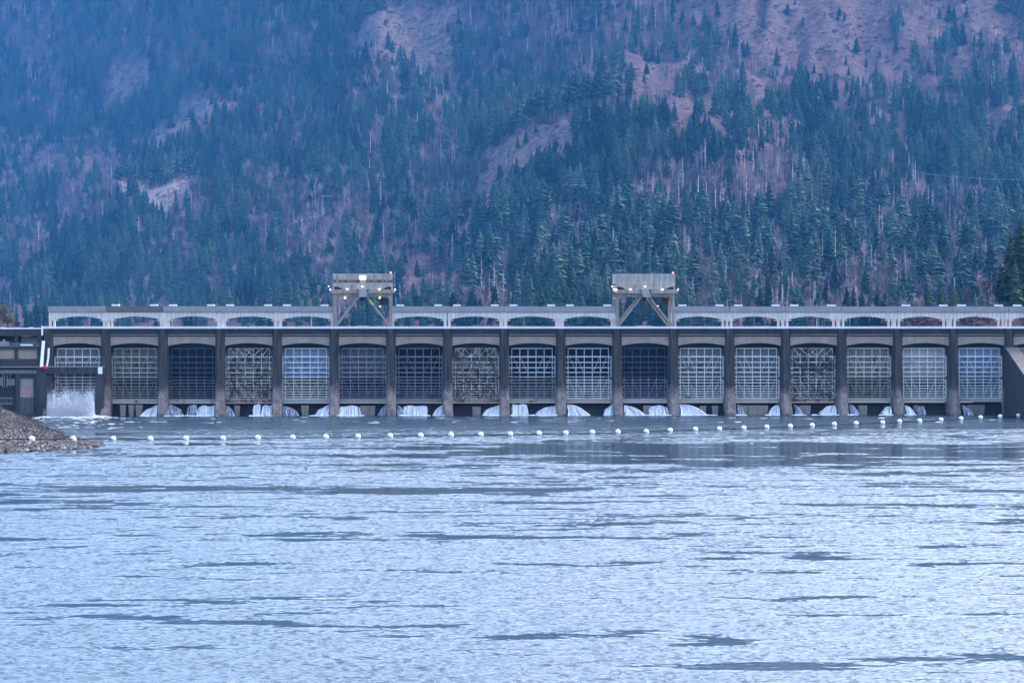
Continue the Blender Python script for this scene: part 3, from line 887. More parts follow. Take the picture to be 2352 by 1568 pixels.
nt.links.new(r_.outputs[0], ml.inputs[0]); nt.links.new(ml.outputs[0], pv.inputs['Density']); nt.links.new(pv.outputs[0], out.inputs['Volume'])
mb = MB(); mb.box(xat(108, -9), xat(219, -5), -11, -.4, .05, 12.5)
tag(mb.build('mist', mm, None), 'white mist drifting up from the spray in the left bay', None, None, 'stuff')

# ------------------------------------------------------------------ river
SLICKS = [(2060, 1045, 135, 62, .37), (1480, 1024, 75, 34, .26), (330, 1122, 30, 11, .36), (850, 1126, 40, 13, .36), (1420, 1136, 26, 9, .16), (1800, 1528, 8, 5, .22), (200, 1390, 7, 3.2, .25), (1300, 1460, 9, 3, .22), (350, 1155, 12, 3, .2), (1700, 1080, 60, 8, .10)]
def mat_water():
    m, nt, b = newmat('river_water')
    b.inputs['Base Color'].default_value = (.025, .05, .07, 1)
    b.inputs['IOR'].default_value = 1.333
    at = N(nt, 'ShaderNodeAttribute', attribute_name='ruffle')
    rr = N(nt, 'ShaderNodeMapRange'); rr.inputs[3].default_value = .10; rr.inputs[4].default_value = .19
    nt.links.new(at.outputs['Fac'], rr.inputs[0]); nt.links.new(rr.outputs[0], b.inputs['Roughness'])
    return m
M['water'] = mat_water()
wpx = np.concatenate([np.arange(-1500, -160, 60.), np.arange(-160, 2520, 3.2), np.arange(2520, 3900, 60.)])
wd = [110.]
while wd[-1] < 912: wd.append(wd[-1] * (1.0008 if wd[-1] > 220 else 1.02))
wd = np.array(wd)
WA, WD = np.meshgrid((wpx - W0 / 2) / F, wd, indexing='ij')
WX = WD * (SA + CA * WA); WY = CY + WD * (CA - SA * WA)
ruf = fbm(WX / 24 + 5, WY / 8.5 + 3, 4) + .75 * fbm(WX / 6 + 2, WY / 2.4 + 8, 4)
for (spx, spy, sx, sy, k) in SLICKS:
    x0, y0, _ = on_plane(spx, spy, 0)
    q = np.sqrt(((WX - x0) / sx) ** 2 + ((WY - y0) / sy) ** 2) + (fbm(WX / 16 + spx, WY / 6, 4) - .5) * .9
    ruf -= k * (1 - np.clip((q - .45) / .6, 0, 1) ** 1.0)
RUF = np.clip((ruf - .60) / .26, 0, 1); RUF = RUF * RUF * (3 - 2 * RUF)
wob = fbm(WX / 30, WY / 30, 2) * 3
WZ = (fbm(WX / 8.0 + wob, WY / 4.0, 2) - .5) * .20 + (fbm(WX / 2.2 + 40, WY / 1.3 + wob, 2) - .5) * .20 - np.abs(fbm(WX / 1.15 + 9 + WY * .06, WY / .62, 2) - .5) * .30 + (fbm(WX / .6 + 3, WY / .45 + 5, 1) - .5) * .10
# flow near the gates is rougher
WZ = WZ * (.10 + .90 * RUF) * (.75 + .5 * fbm(WX / 25 + 30, WY / 12 + 60, 3))
WZ = np.where(WY > -9, WZ * .5, WZ)
WV = np.stack([WX, np.minimum(WY, 5.6), WZ], -1).reshape(-1, 3)
q1, q2 = WX.shape
i1, j1 = np.meshgrid(np.arange(q1 - 1), np.arange(q2 - 1), indexing='ij'); a = (i1 * q2 + j1).ravel()
def np_mesh(name, verts, faces, mat, smooth=False, attrs=None):
    k = faces.shape[1]
    me = bpy.data.meshes.new(name)
    me.vertices.add(len(verts)); me.vertices.foreach_set('co', verts.astype(np.float32).ravel())
    me.loops.add(faces.size); me.loops.foreach_set('vertex_index', faces.astype(np.int32).ravel())
    me.polygons.add(len(faces)); me.polygons.foreach_set('loop_start', np.arange(0, faces.size, k, dtype=np.int32))
    me.polygons.foreach_set('loop_total', np.full(len(faces), k, np.int32))
    me.update(calc_edges=True)
    if smooth: me.polygons.foreach_set('use_smooth', np.ones(len(faces), bool))
    for nm, (dom, arr) in (attrs or {}).items():
        at = me.attributes.new(nm, 'FLOAT', dom); at.data.foreach_set('value', arr.astype(np.float32))
    me.materials.append(mat)
    o = bpy.data.objects.new(name, me); COL.objects.link(o)
    return o
tag(np_mesh('river_water', WV, np.stack([a, a + q2, a + q2 + 1, a + 1], -1), M['water'], True, {'ruffle': ('POINT', RUF.reshape(-1))}), 'wide rippled blue river below the dam', None, None, 'structure')
mb = MB(); mb.add([(-2500, 5.0, 19.5), (2500, 5.0, 19.5), (2500, 2400, 19.5), (-2500, 2400, 19.5)], [(0, 1, 2, 3)])
tag(mb.build('reservoir_water', M['water'], None), 'still water held behind the dam', None, None, 'structure')

# ------------------------------------------------------------------ mountain
def curve(pts):
    xs = np.array([p[0] for p in pts], float); ys = np.array([p[1] for p in pts], float)
    return lambda x: np.interp(x, xs, ys)
PXS = np.arange(-700, 3060, 10.0)
DF = lambda px: np.interp(px, [-700, 0, 900, 1700, 3060], [1.35, 1.28, 1.0, .82, .8])   # the left flank lies farther off
# crests: (distance, row of the crest over the column)
C1 = curve([(-700, 700), (0, 700), (400, 690), (700, 668), (950, 640), (1150, 600), (1350, 575), (1550, 590), (1700, 610), (1850, 600), (2000, 585), (2200, 610), (2352, 620), (3060, 640)])
C2 = curve([(-700, 560), (0, 560), (120, 530), (230, 470), (280, 424), (350, 430), (440, 404), (560, 400), (700, 400), (800, 420), (900, 430), (1000, 440), (1060, 420), (1110, 352), (1174, 312), (1242, 282), (1423, 238), (1500, 270), (1600, 300),
            (1750, 330), (1880, 400), (1990, 450), (2100, 470), (2352, 490), (3060, 520)])
C3 = curve([(-700, 330), (0, 340), (180, 350), (330, 335), (420, 280), (540, 235), (640, 210), (760, 160), (830, 110), (880, 125), (960, 175), (1060, 215), (1130, 225), (1200, 190), (1300, 165), (1430, 130), (1560, 140), (1680, 170), (1800, 190), (1950, 215),
            (2100, 235), (2250, 250), (2352, 270), (3060, 300)])
C4 = lambda x: np.full_like(np.asarray(x, float), -330.0)
KD = [2625., 3975., 5025., 6150., 8100.]
rows = np.concatenate([np.linspace(1750, 2650, 46), np.linspace(2660, 3350, 56)[0:], np.linspace(3362, 4100, 56), np.linspace(4115, 5400, 70), np.linspace(5450, 5800, 6)]) * 1.5
def profile(px):
    """image row of the ground over distance, for arrays px (n) -> (n, rows)"""
    px = np.asarray(px, float)
    d = rows[None, :]
    c0 = np.full_like(px, HOR + (CH - 19.4) * F / 2625.)[:, None]
    cs = [c0, C1(px)[:, None], C2(px)[:, None], C3(px)[:, None], C4(px)[:, None]]
    py = np.zeros((len(px), len(rows)))
    for i in range(4):
        t = np.clip((d - KD[i]) / (KD[i + 1] - KD[i]), 0, 1)
        dip = 26.0 if i else 0.0
        # short hollow behind each crest, then a steady climb to the next one
        if i == 0: e = t ** .9
        else: e = np.clip((t - .16) / .84, 0, 1) ** .95
        seg = cs[i] + (cs[i + 1] - cs[i]) * e + dip * np.clip(1 - np.abs(t - .10) / .10, 0, 1)
        py = np.where((d >= KD[i]) & (d <= KD[i + 1]), seg, py)
    py = np.where(d > KD[4], C4(px)[:, None] + (d - KD[4]) * .8, py)
    PXg = np.repeat(px[:, None], len(rows), 1); Dg = np.repeat(d, len(px), 0)
    amp = np.clip((Dg - 2700) / 750, 0, 1)
    nz = fbm(PXg / 80 + 40, Dg / 520, 5) - .5
    nz2 = fbm(PXg / 30 + 4, Dg / 630 + 7, 3) - .5
    return py - amp * (nz * 88 + nz2 * 30)

POLY = {
 'scree1': [(250, 147), (349, 137), (359, 178), (301, 236), (253, 284), (205, 284), (246, 239), (244, 185)],
 'scree2': [(410, 226), (461, 222), (560, 212), (543, 250), (489, 273), (403, 328), (383, 349), (328, 335), (369, 301)],
 'knob': [(268, 424), (290, 418), (340, 428), (380, 427), (442, 400), (430, 445), (400, 482), (365, 508), (325, 490), (290, 455)],
 'crag': [(791, 137), (822, 62), (859, 20), (960, 8), (1040, 30), (1037, 103), (1054, 164), (1116, 226), (1054, 219), (986, 191), (911, 147), (849, 144)],
 'spur': [(1109, 355), (1174, 314), (1242, 284), (1423, 239), (1413, 267), (1321, 294), (1307, 362), (1225, 383), (1201, 410), (1150, 470), (1100, 540), (1060, 570), (1065, 520), (1092, 427)],
 'snagfield': [(1420, 450), (1480, 400), (1600, 385), (1760, 375), (1880, 430), (1800, 490), (1720, 545), (1560, 500), (1460, 490)],
 'cliff': [(1540, 20), (1600, -20), (2010, -20), (2050, 80), (2100, 170), (2170, 225), (2120, 235), (2050, 200), (1960, 215), (1880, 225), (1850, 200), (1745, 165), (1700, 110), (1640, 60), (1560, 70)],
 'cliff2': [(2090, -20), (2270, 0), (2360, 70), (2400, 150), (2352, 140), (2260, 95), (2150, 60)],
 'strip': [(1850, 470), (1910, 478), (2000, 565), (1960, 560), (1890, 512)],
 'ledge': [(2170, 215), (2260, 250), (2240, 275), (2180, 250)],
 'patch': [(238, 655), (300, 650), (305, 680), (250, 684)],
 'foot': [(905, 610), (985, 590), (1000, 690), (930, 690)],
}
def inpoly(x, y, poly):
    x = np.asarray(x, float); y = np.asarray(y, float)
    c = np.zeros(x.shape, bool); n = len(poly); j = n - 1
    for i in range(n):
        xi, yi = poly[i]; xj, yj = poly[j]
        hit = ((yi > y) != (yj > y)) & (x < (xj - xi) * (y - yi) / (yj - yi + 1e-9) + xi)
        c ^= hit; j = i
    return c
HILLROCK = {'snagfield': .49, 'cliff': .72, 'cliff2': .8, 'knob': 1.9, 'strip': 1.6, 'scree1': 1.25, 'scree2': 1.25, 'spur': 1.25, 'crag': 1.1}
def rockmask(px, py):
    jx = (fbm(px / 22, py / 22, 3) - .5) * 46; jy = (fbm(px / 22 + 50, py / 22 + 9, 3) - .5) * 40
    m = np.zeros(np.shape(px), float)
    for nm, po in POLY.items():
        m = np.maximum(m, inpoly(px + jx, py + jy, po) * HILLROCK.get(nm, 1.0))
    # scattered bare ground high on the right
    hi = (fbm(px / 60 + 3, py / 40 + 8, 4) > .58) & (px > 1450) & (py < 330)
    m = np.maximum(m, hi * .7)
    return m

PROF = profile(PXS)
nC, nR = PROF.shape
PXg = np.repeat(PXS[:, None], nR, 1)
U = (PXg - W0 / 2) / F
Dg = np.repeat(rows[None, :], nC, 0) * DF(PXg)
GX = Dg * (SA + CA * U); GYy = CY + Dg * (CA - SA * U); GZ = CH + (HOR - PROF) * Dg / F
verts = np.stack([GX, GYy, GZ], -1).reshape(-1, 3)
ii, jj = np.meshgrid(np.arange(nC - 1), np.arange(nR - 1), indexing='ij')
a = (ii * nR + jj).ravel()
quads = np.stack([a, a + nR, a + nR + 1, a + 1], -1)

def mat_hill():
    m, nt, b = newmat('hill_ground')
    at = N(nt, 'ShaderNodeAttribute', attribute_name='rock')
    n1 = noise_node(nt, .035, 7, .7, geo_pos(nt, (.7, .7, .7)))
    n2 = noise_node(nt, .045, 7, .78, geo_pos(nt, (1.6, 1.6, .4)))
    soil = mixc(nt, ramp(nt, n1.outputs[0], [(.35, 0.0), (.65, 1.0)]).outputs[0], (.036, .023, .028), (.10, .066, .074))
    rock = mixc(nt, ramp(nt, n2.outputs[0], [(.38, 0.0), (.62, 1.0)]).outputs[0], (.020, .012, .015), (.15, .102, .108))
    rock = mixc(nt, ramp(nt, n1.outputs[0], [(.5, 0.0), (.7, .6)]).outputs[0], rock, (.11, .098, .07))
    c = mixc(nt, at.outputs['Fac'], soil, rock)
    pl = N(nt, 'ShaderNodeMapRange'); pl.inputs[1].default_value = 1.0; pl.inputs[2].default_value = 2.0; nt.links.new(at.outputs['Fac'], pl.inputs[0])
    c = mixc(nt, pl.outputs[0], c, mixc(nt, ramp(nt, n2.outputs[0], [(.36, 0.0), (.6, 1.0)]).outputs[0], (.10, .075, .072), (.36, .29, .265)))
    nt.links.new(c, b.inputs['Base Color']); b.inputs['Roughness'].default_value = .95; b.inputs['Specular IOR Level'].default_value = .03
    bp = N(nt, 'ShaderNodeBump'); bp.inputs['Strength'].default_value = 1.0; bp.inputs['Distance'].default_value = 8
    nt.links.new(n2.outputs[0], bp.inputs['Height']); nt.links.new(bp.outputs[0], b.inputs['Normal'])
    return m
M['hill'] = mat_hill()
rock = rockmask(PXg, PROF).reshape(-1)
hill = np_mesh('mountain_slope', verts, quads, M['hill'], False, {'rock': ('POINT', rock)})
tag(hill, 'steep forested mountainside with bare rocky patches', None, None, 'structure')

# ------------------------------------------------------------------ trees
def conifer_geo(seed, layers=13, per=8, width=.21, start=.10, gap=.12, droop=.10):
    """crown of drooping branch sprays, height 1, returns verts, tris"""
    rs = random.Random(seed); vs = []; fs = []
    lean = rs.uniform(-.1, .1)
    for i in range(layers):
        t = i / (layers - 1)
        z = start + (1 - start) * t ** .92
        rad = 1.4 * width * ((1 - t) ** .75) * rs.uniform(.78, 1.15) + .012
        n = max(4, int(per * (1 - t * .45)))
        for j in range(n):
            if rs.random() < gap: continue
            an = 2 * math.pi * (j + rs.random() * .8) / n + i * .7
            r = rad * rs.uniform(.65, 1.15)
            if abs(math.cos(an) - (1 if lean > 0 else -1)) < .6: r *= 1 + abs(lean)
            ca, sa = math.cos(an), math.sin(an)
            w = r * rs.uniform(.30, .50) + .008
            dz = droop * r / width * rs.uniform(.5, 1.3) * .75
            zt = z + rs.uniform(0, .045)
            b0 = len(vs)
            vs += [(0, 0, zt + .03), (ca * r * .6 - sa * w, sa * r * .6 + ca * w, zt - dz * .55), (ca * r, sa * r, zt - dz), (ca * r * .6 + sa * w, sa * r * .6 - ca * w, zt - dz * .55), (ca * r * .45, sa * r * .45, zt - dz * .4 - .055)]
            fs += [(b0, b0 + 1, b0 + 2), (b0, b0 + 2, b0 + 3), (b0 + 1, b0 + 4, b0 + 2), (b0 + 4, b0 + 3, b0 + 2)]
    b0 = len(vs)
    vs += [(.018, 0, .94), (-.012, .015, .94), (-.012, -.015, .94), (0, 0, 1.03)]
    fs += [(b0, b0 + 1, b0 + 3), (b0 + 1, b0 + 2, b0 + 3), (b0 + 2, b0, b0 + 3)]
    return np.array(vs), np.array(fs)

def trunk_geo(r=.014, h=.9):
    vs = []; fs = []
    for z, q in ((-.12, r * 1.3), (.05, r), (h, r * .25)):
        for k in range(5):
            an = 2 * math.pi * k / 5
            vs.append((q * math.cos(an), q * math.sin(an), z))
    for i in range(2):
        for k in range(5):
            k2 = (k + 1) % 5
            fs += [(i * 5 + k, i * 5 + k2, (i + 1) * 5 + k2), (i * 5 + k, (i + 1) * 5 + k2, (i + 1) * 5 + k)]
    return np.array(vs), np.array(fs)

def limb(vs, fs, p, q, r0, r1):
    p = Vector(p); q = Vector(q); t = (q - p).normalized()
    a = t.cross(Vector((.3, .9, .1))).normalized(); b = t.cross(a)
    n0 = len(vs)
    for c, r in ((p, r0), (q, r1)):
        for k in range(3):
            an = 2 * math.pi * k / 3
            vs.append(tuple(c + a * (r * math.cos(an)) + b * (r * math.sin(an))))
    for k in range(3):
        k2 = (k + 1) % 3
        fs += [(n0 + k, n0 + k2, n0 + 3 + k2), (n0 + k, n0 + 3 + k2, n0 + 3 + k)]

def snag_geo(seed):
    """dead trunk with short broken side branches"""
    rs = random.Random(seed); vs = []; fs = []
    limb(vs, fs, (0, 0, -.1), (rs.uniform(-.03, .03), 0, .55), .019, .013); limb(vs, fs, (0, 0, .55), (rs.uniform(-.03, .03), 0, 1), .013, .004)
    tr = (np.array(vs), np.array(fs)); vs = []; fs = []
    for i in range(26):
        z = rs.uniform(.3, .95); an = rs.uniform(0, 6.28); r = .13 * (1.1 - z) * rs.uniform(.4, 1.2) + .02
        limb(vs, fs, (0, 0, z), (r * math.cos(an), r * math.sin(an), z + rs.uniform(-.04, .02)), .006, .002)
    return tr, (np.array(vs), np.array(fs))

def bare_geo(seed):
    """leafless broadleaf: forked limbs ending in many twigs"""
    rs = random.Random(seed); vs = []; fs = []
    limb(vs, fs, (0, 0, -.1), (0, 0, .4), .02, .014)
    tr = (np.array(vs), np.array(fs)); vs = []; fs = []
    tips = []
    for i in range(8):
        z = rs.uniform(.2, .5); an = rs.uniform(0, 6.28); r = rs.uniform(.05, .2); q = (r * math.cos(an), r * math.sin(an), rs.uniform(.55, .95))
        limb(vs, fs, (0, 0, z), q, .011, .004); tips.append(((0, 0, z), q))
    for i in range(80):
        p, q = rs.choice(tips); t = rs.uniform(.3, 1); c = Vector(p).lerp(Vector(q), t)
        an = rs.uniform(0, 6.28); r = rs.uniform(.04, .14)
        limb(vs, fs, c, (c.x + r * math.cos(an), c.y + r * math.sin(an), c.z + rs.uniform(.0, .15)), .0055, .002)
    return tr, (np.array(vs), np.array(fs))

def bush_geo(seed):
    rs = random.Random(seed); vs = []; fs = []
    for i in range(46):
        an = rs.uniform(0, 6.28); el = rs.uniform(.05, 1.4); r = rs.uniform(.3, .62)
        c = Vector((r * math.cos(an) * math.cos(el), r * math.sin(an) * math.cos(el), .08 + .8 * r * math.sin(el)))
        b0 = len(vs)
        for k in range(3):
            vs.append(tuple(c + Vector((rs.uniform(-.2, .2), rs.uniform(-.2, .2), rs.uniform(-.16, .2)))))
        fs.append((b0, b0 + 1, b0 + 2))
    return np.array(vs), np.array(fs)

def mat_tree(name, stops, attr, rough=.9):
    m, nt, b = newmat(name)
    if attr: src = N(nt, 'ShaderNodeAttribute', attribute_name='tint').outputs['Fac']
    else: src = N(nt, 'ShaderNodeObjectInfo').outputs['Random']
    c = ramp(nt, src, stops).outputs[0]
    n = noise_node(nt, .35, 3, .6, geo_pos(nt))
    c = mixc(nt, 1.0, c, ramp(nt, n.outputs[0], [(.3, .65), (.7, 1.25)]).outputs[0], 'MULTIPLY')
    nt.links.new(c, b.inputs['Base Color']); b.inputs['Roughness'].default_value = rough
    b.inputs['Specular IOR Level'].default_value = .05
    return m
NEEDLE = [(0.0, (.005, .019, .013)), (.3, (.016, .047, .032)), (.55, (.042, .090, .060)), (.78, (.060, .105, .072)), (1.0, (.098, .122, .092))]
BARE = [(0.0, (.075, .053, .064)), (.5, (.17, .13, .146)), (1.0, (.33, .27, .29))]
SNAG = [(0.0, (.012, .01, .014)), (.45, (.06, .05, .055)), (.7, (.20, .165, .175)), (1.0, (.55, .49, .49))]
M['needle'] = mat_tree('needles', NEEDLE, False); M['needle_a'] = mat_tree('needles_far', NEEDLE, True)
M['needle_near'] = mat_tree('needles_near', [(0, (.022, .045, .024)), (.5, (.045, .075, .04)), (1, (.075, .105, .06))], False)
M['bark'] = mat_tree('bark', [(0, (.07, .055, .05)), (1, (.15, .125, .12))], False)
M['bare'] = mat_tree('bare_twigs', BARE, False); M['bare_a'] = mat_tree('bare_twigs_far', BARE, True)
M['snag'] = mat_tree('dead_wood', SNAG, False); M['snag_a'] = mat_tree('dead_wood_far', SNAG, True)
M['bush_a'] = mat_tree('brush', [(0, (.045, .032, .036)), (.6, (.09, .068, .074)), (1, (.08, .08, .05))], True)

# visible ground for a pixel: first row of the profile that reaches it
FINE = np.arange(-420, 2780, 4.0)
PF = profile(FINE)
RUN = np.minimum.accumulate(PF, axis=1)
def visible(px, py):
    ci = int(np.clip((px + 420) / 4, 0, len(FINE) - 1))
    k = int(np.searchsorted(-RUN[ci], -py))
    if k >= nR: return None
    if k == 0: return rows[0], PF[ci, 0]
    p0, p1 = PF[ci, k - 1], PF[ci, k]
    t = 0 if p0 <= py else (p0 - py) / max(1e-6, p0 - p1)
    return rows[k - 1] + (rows[k] - rows[k - 1]) * t, py
def hidden_ground(px, d):
    ci = int(np.clip((px + 420) / 4, 0, len(FINE) - 1))
    return float(np.interp(d, rows, PF[ci]))

BAREP = [[(1170, 40), (1460, 30), (1470, 130), (1330, 165), (1180, 150)], [(560, 400), (790, 430), (780, 640), (640, 660), (570, 560)], [(-50, 320), (250, 340), (260, 430), (-50, 440)], [(900, 560), (1060, 570), (1040, 700), (900, 700)],
         [(820, -20), (1100, -20), (1120, 60), (1040, 150), (980, 60)], [(1850, 600), (2120, 640), (2100, 740), (1900, 735)], [(2080, 420), (2260, 430), (2240, 540), (2090, 540)]]
trees = []      # (kind, px, py, d, height)
cell = {}
def free(px, py, r):
    gx, gy = int(px // 24), int(py // 24)
    for i in range(gx - 1, gx + 2):
        for j in range(gy - 1, gy + 2):
            for (a_, b_) in cell.get((i, j), ()):
                if (a_ - px) ** 2 + ((b_ - py) * 1.6) ** 2 < r * r: return False
    cell.setdefault((gx, gy), []).append((px, py)); return True
NT = 30000
cand = np.stack([rng.uniform(-220, 2580, NT), rng.uniform(-70, 760, NT)], -1)
RM = rockmask(cand[:, 0], cand[:, 1])
SN = inpoly(cand[:, 0], cand[:, 1], POLY['snagfield'])
DN = fbm(cand[:, 0] / 70 + 11, cand[:, 1] / 55 + 3, 4)
DB = fbm(cand[:, 0] / 85 + 31, cand[:, 1] / 120 + 13, 4)
RNDS = rng.random((NT, 4))
far_h = {}
for (px, py), rk, sn, dn, db, rr in zip(cand, RM, SN, DN, DB, RNDS):
    v = visible(px, py)
    if v is None: continue
    d, _ = v; d *= float(DF(px))
    # pixel size of a grown tree falls from the foot of the slope to the far left
    left = np.clip((900 - px) / 700, 0, 1)
    base = 70 - 22 * np.clip((640 - py) / 500, 0, 1) - 12 * left
    base += 24 * np.clip((px - 900) / 300, 0, 1) * np.clip((py - 400) / 130, 0, 1)
    if py > 690: base *= .8
    if rk > .5:
        if rr[0] < .06 and free(px, py, 9):
            trees.append(('conifer' if rr[1] < .55 else 'snag', px, py, d, base * (.35 + .5 * rr[2])))
        elif rr[0] > .70 and free(px, py, 5):
            trees.append(('bush', px, py, d, 4 + 9 * rr[2] ** 2))
        elif rr[0] > .62 and free(px, py, 8):
            trees.append(('bare', px, py, d, base * (.25 + .3 * rr[2])))
        continue
    if sn:
        if rr[0] < .10 and free(px, py, 11): trees.append(('conifer', px, py, d, base * (.4 + .3 * rr[2])))
        elif rr[0] < .70 and free(px, py, 8): trees.append(('snag' if rr[3] < .8 else 'bare', px, py, d, base * (.25 + .95 * rr[2])))
        elif rr[0] > .8 and free(px, py, 4): trees.append(('bush', px, py, d, 8 + 9 * rr[2]))
        continue
    upper = 1 if (px > 1080 and py < 200) else 0
    bare_p = np.clip((db - .47) * 5, .02, .62)
    if upper: bare_p = max(bare_p, .4)
    for po in BAREP:
        if inpoly(np.array([px]), np.array([py]), po)[0]: bare_p = .72
    if rr[1] < bare_p:
        if free(px, py, 9):
            kd = 'snag' if (rr[3] < (.55 if px > 800 else .2)) else 'bare'
            trees.append((kd, px, py, d, base * (.55 + .45 * rr[2])))
    else:
        dens = 11.5 + 7.0 * np.clip((.45 - dn) * 6, -.3, 1) + (3 if upper else 0)
        if free(px, py, dens):
            trees.append(('conifer', px, py, d, base * (.55 + .72 * rr[2] ** 1.3)))
# trees behind the crests, their feet hidden, so each crest has a fringe
for cf, dd in ((C1, 4035), (C2, 5085), (C3, 6225)):
    for q in np.arange(-200, 2560, 13.0):
        px = q + random.uniform(-5, 5); d = dd + random.uniform(0, 90)
        py = hidden_ground(px, d); d *= float(DF(px))
        if rockmask(np.array([px]), np.array([py + 6]))[0] > .5 and random.random() < .75: continue
        if cf is C2 and 265 < px < 445: continue
        trees.append(('conifer', px, py, d, (60 if cf is C1 else 50 if cf is C2 else 42) * random.uniform(.6, 1.1)))
# tall stand with clear trunks behind the spur, and the small row at its end
for q in np.arange(1190, 1420, 5.5):
    px = q + random.uniform(-2, 2); trees.append(('tall', px, float(C2(px)) + random.uniform(-4, 6), (5070 + random.uniform(0, 90)) * float(DF(px)), random.uniform(62, 92)))
for q in (1122, 1131, 1141, 1150): trees.append(('tall', q, float(C2(q)) + 4, 5060 * float(DF(q)), 58))
for q in np.arange(270, 440, 8): trees.append(('tall', q, float(C2(q)) + 3, (5085 + random.uniform(0, 45)) * float(DF(q)), random.uniform(50, 72)))

PROTO = {}
PROTO['conifer'] = [(trunk_geo(), conifer_geo(s, 19, 9, w * .92, .08, .14, .085)) for s, w in ((1, .20), (2, .23), (3, .17), (4, .21), (5, .25), (6, .18))]
PROTO['near'] = [(trunk_geo(), conifer_geo(s, 26, 12, .145, .04, .08)) for s in (61, 62, 63)]
PROTO['tall'] = [(trunk_geo(.016, .9), conifer_geo(s, 8, 8, .15, .48, .15)) for s in (21, 22, 23)]
PROTO['snag'] = [snag_geo(s) for s in (31, 32, 33, 34)]
PROTO['bare'] = [bare_geo(s) for s in (41, 42, 43, 44)]
BUSH = [bush_geo(s) for s in (51, 52, 53)]

def where(px, py):
    v = 'high up' if py < 180 else 'halfway up' if py < 430 else 'low on the slope' if py < 600 else 'at the foot'
    if px < 330: h = 'above the left end of the dam'
    elif px < 560: h = 'above the rusty gate near the left end'
    elif px < 760: h = 'left of the left gantry crane'
    elif px < 910: h = 'directly above the left gantry crane'
    elif px < 1160: h = 'just right of the left gantry crane'
    elif px < 1400: h = 'between the cranes, nearer the right one'
    elif px < 1560: h = 'directly above the right gantry crane'
    elif px < 1800: h = 'just right of the right gantry crane'
    elif px < 2060: h = 'above the dam right of the right crane'
    else: h = 'above the right end of the dam'
    return v, h
def size_word(h): return 'tall' if h > 56 else 'medium' if h > 42 else 'small'

meshes = {}
def me_of(key, geo, mat):
    if key not in meshes:
        me = bpy.data.meshes.new(key)
        me.from_pydata(geo[0].tolist(), [], geo[1].tolist()); me.materials.append(mat); me.update()
        meshes[key] = me
    return meshes[key]
NAMES = {'near': ('conifer', 'needle_near', 'conifer', 'nearer conifers on the right bank'), 'conifer': ('conifer', 'needle', 'conifer', 'conifers on the mountainside'), 'tall': ('tall_pine', 'needle', 'pine', 'pines with bare lower trunks'),
         'snag': ('dead_tree', 'snag', 'dead tree', 'dead trees on the mountainside'), 'bare': ('bare_tree', 'bare', 'bare tree', 'leafless trees on the mountainside')}
DESC = {'conifer': '%s dark conifer %s, %s', 'tall': '%s bare-stemmed pine %s, %s', 'snag': '%s dead trunk %s, %s', 'bare': '%s leafless tree %s, %s'}
LIM = {'conifer': 290, 'tall': 80, 'snag': 150, 'bare': 120}

def tree_object(kind, loc, h, i, label, wide=1.0):
    nm, mt, cat, grp = NAMES[kind]
    pi = i % len(PROTO[kind])
    tr, cr = PROTO[kind][pi]
    o = thing(nm, label, cat, loc, grp)
    o.scale = (h * wide, h * wide, h); o.rotation_euler = (0, 0, (i * 2.399) % 6.283)
    for part, geo, mat in (('trunk', tr, 'snag' if kind == 'snag' else 'bark'), ('crown', cr, mt)):
        c = bpy.data.objects.new(part, me_of(kind + '_%s_%d' % (part, pi), geo, M[mat])); COL.objects.link(c); c.parent = o
    return o

by = {}
for t in trees: by.setdefault(t[0], []).append(t)
rest = {k: [] for k in by}
bank_brush = [('bush', random.uniform(2050, 2420), random.uniform(712, 758), random.uniform(1290, 1400), random.uniform(9, 22)) for _ in range(260)]
bank_bare = [('bare', random.uniform(1950, 2420), random.uniform(722, 752), random.uniform(1290, 1400), random.uniform(22, 48)) for _ in range(45)]
for kind, lst in by.items():
    if kind == 'bush': rest[kind] = lst + bank_brush; continue
    inview = [t for t in lst if 8 < t[1] < 2344 and t[2] < 722 and t[2] - t[4] > -6]
    inview.sort(key=lambda t: -t[4] * (1.25 if t[3] < 4050 else 1.0))
    chosen = inview[:LIM[kind]]
    ids = set(id(t) for t in chosen)
    rest[kind] = [t for t in lst if id(t) not in ids]
    for i, (k_, px, py, d, h) in enumerate(chosen):
        p = at_pix(px, py, d)
        tree_object(kind, p, h * d / F, i, DESC[kind] % ((size_word(h),) + where(px, py)), random.uniform(.85, 1.2))

rest['bare'] = rest['bare'] + bank_bare
def mass(name, label, items, geos, mat, tintf, wide=(.85, 1.2)):
    V = []; Fc = []; T = []; n = 0
    for i, (k_, px, py, d, h) in enumerate(items):
        g_ = geos[i % len(geos)]
        p = at_pix(px, py, d); s = h * d / F; w = s * random.uniform(*wide)
        an = random.uniform(0, 6.283); ca, sa = math.cos(an), math.sin(an)
        v = g_[0]
        q = np.empty_like(v); q[:, 0] = (v[:, 0] * ca - v[:, 1] * sa) * w + p.x; q[:, 1] = (v[:, 0] * sa + v[:, 1] * ca) * w + p.y; q[:, 2] = v[:, 2] * s + p.z
        V.append(q); Fc.append(g_[1] + n); n += len(v); T.append(np.full(len(v), tintf(px, py)))
    if not V: return
    o = np_mesh(name, np.concatenate(V), np.concatenate(Fc), mat, False, {'tint': ('POINT', np.concatenate(T))})
    tag(o, label, None, None, 'stuff')
def both(kind): return [(np.concatenate([a_[0], b_[0]]), np.concatenate([a_[1], b_[1] + len(a_[0])])) for a_, b_ in PROTO[kind]]
def tint_c(px, py):
    return float(np.clip(random.random() * .5 + (fbm(np.array([px / 55.]), np.array([py / 50. + 70]), 3)[0] - .36) * 1.7, 0, 1))
mass('conifer_forest', 'dense far conifer forest covering the mountainside', rest['conifer'] , both('conifer'), M['needle_a'], tint_c)
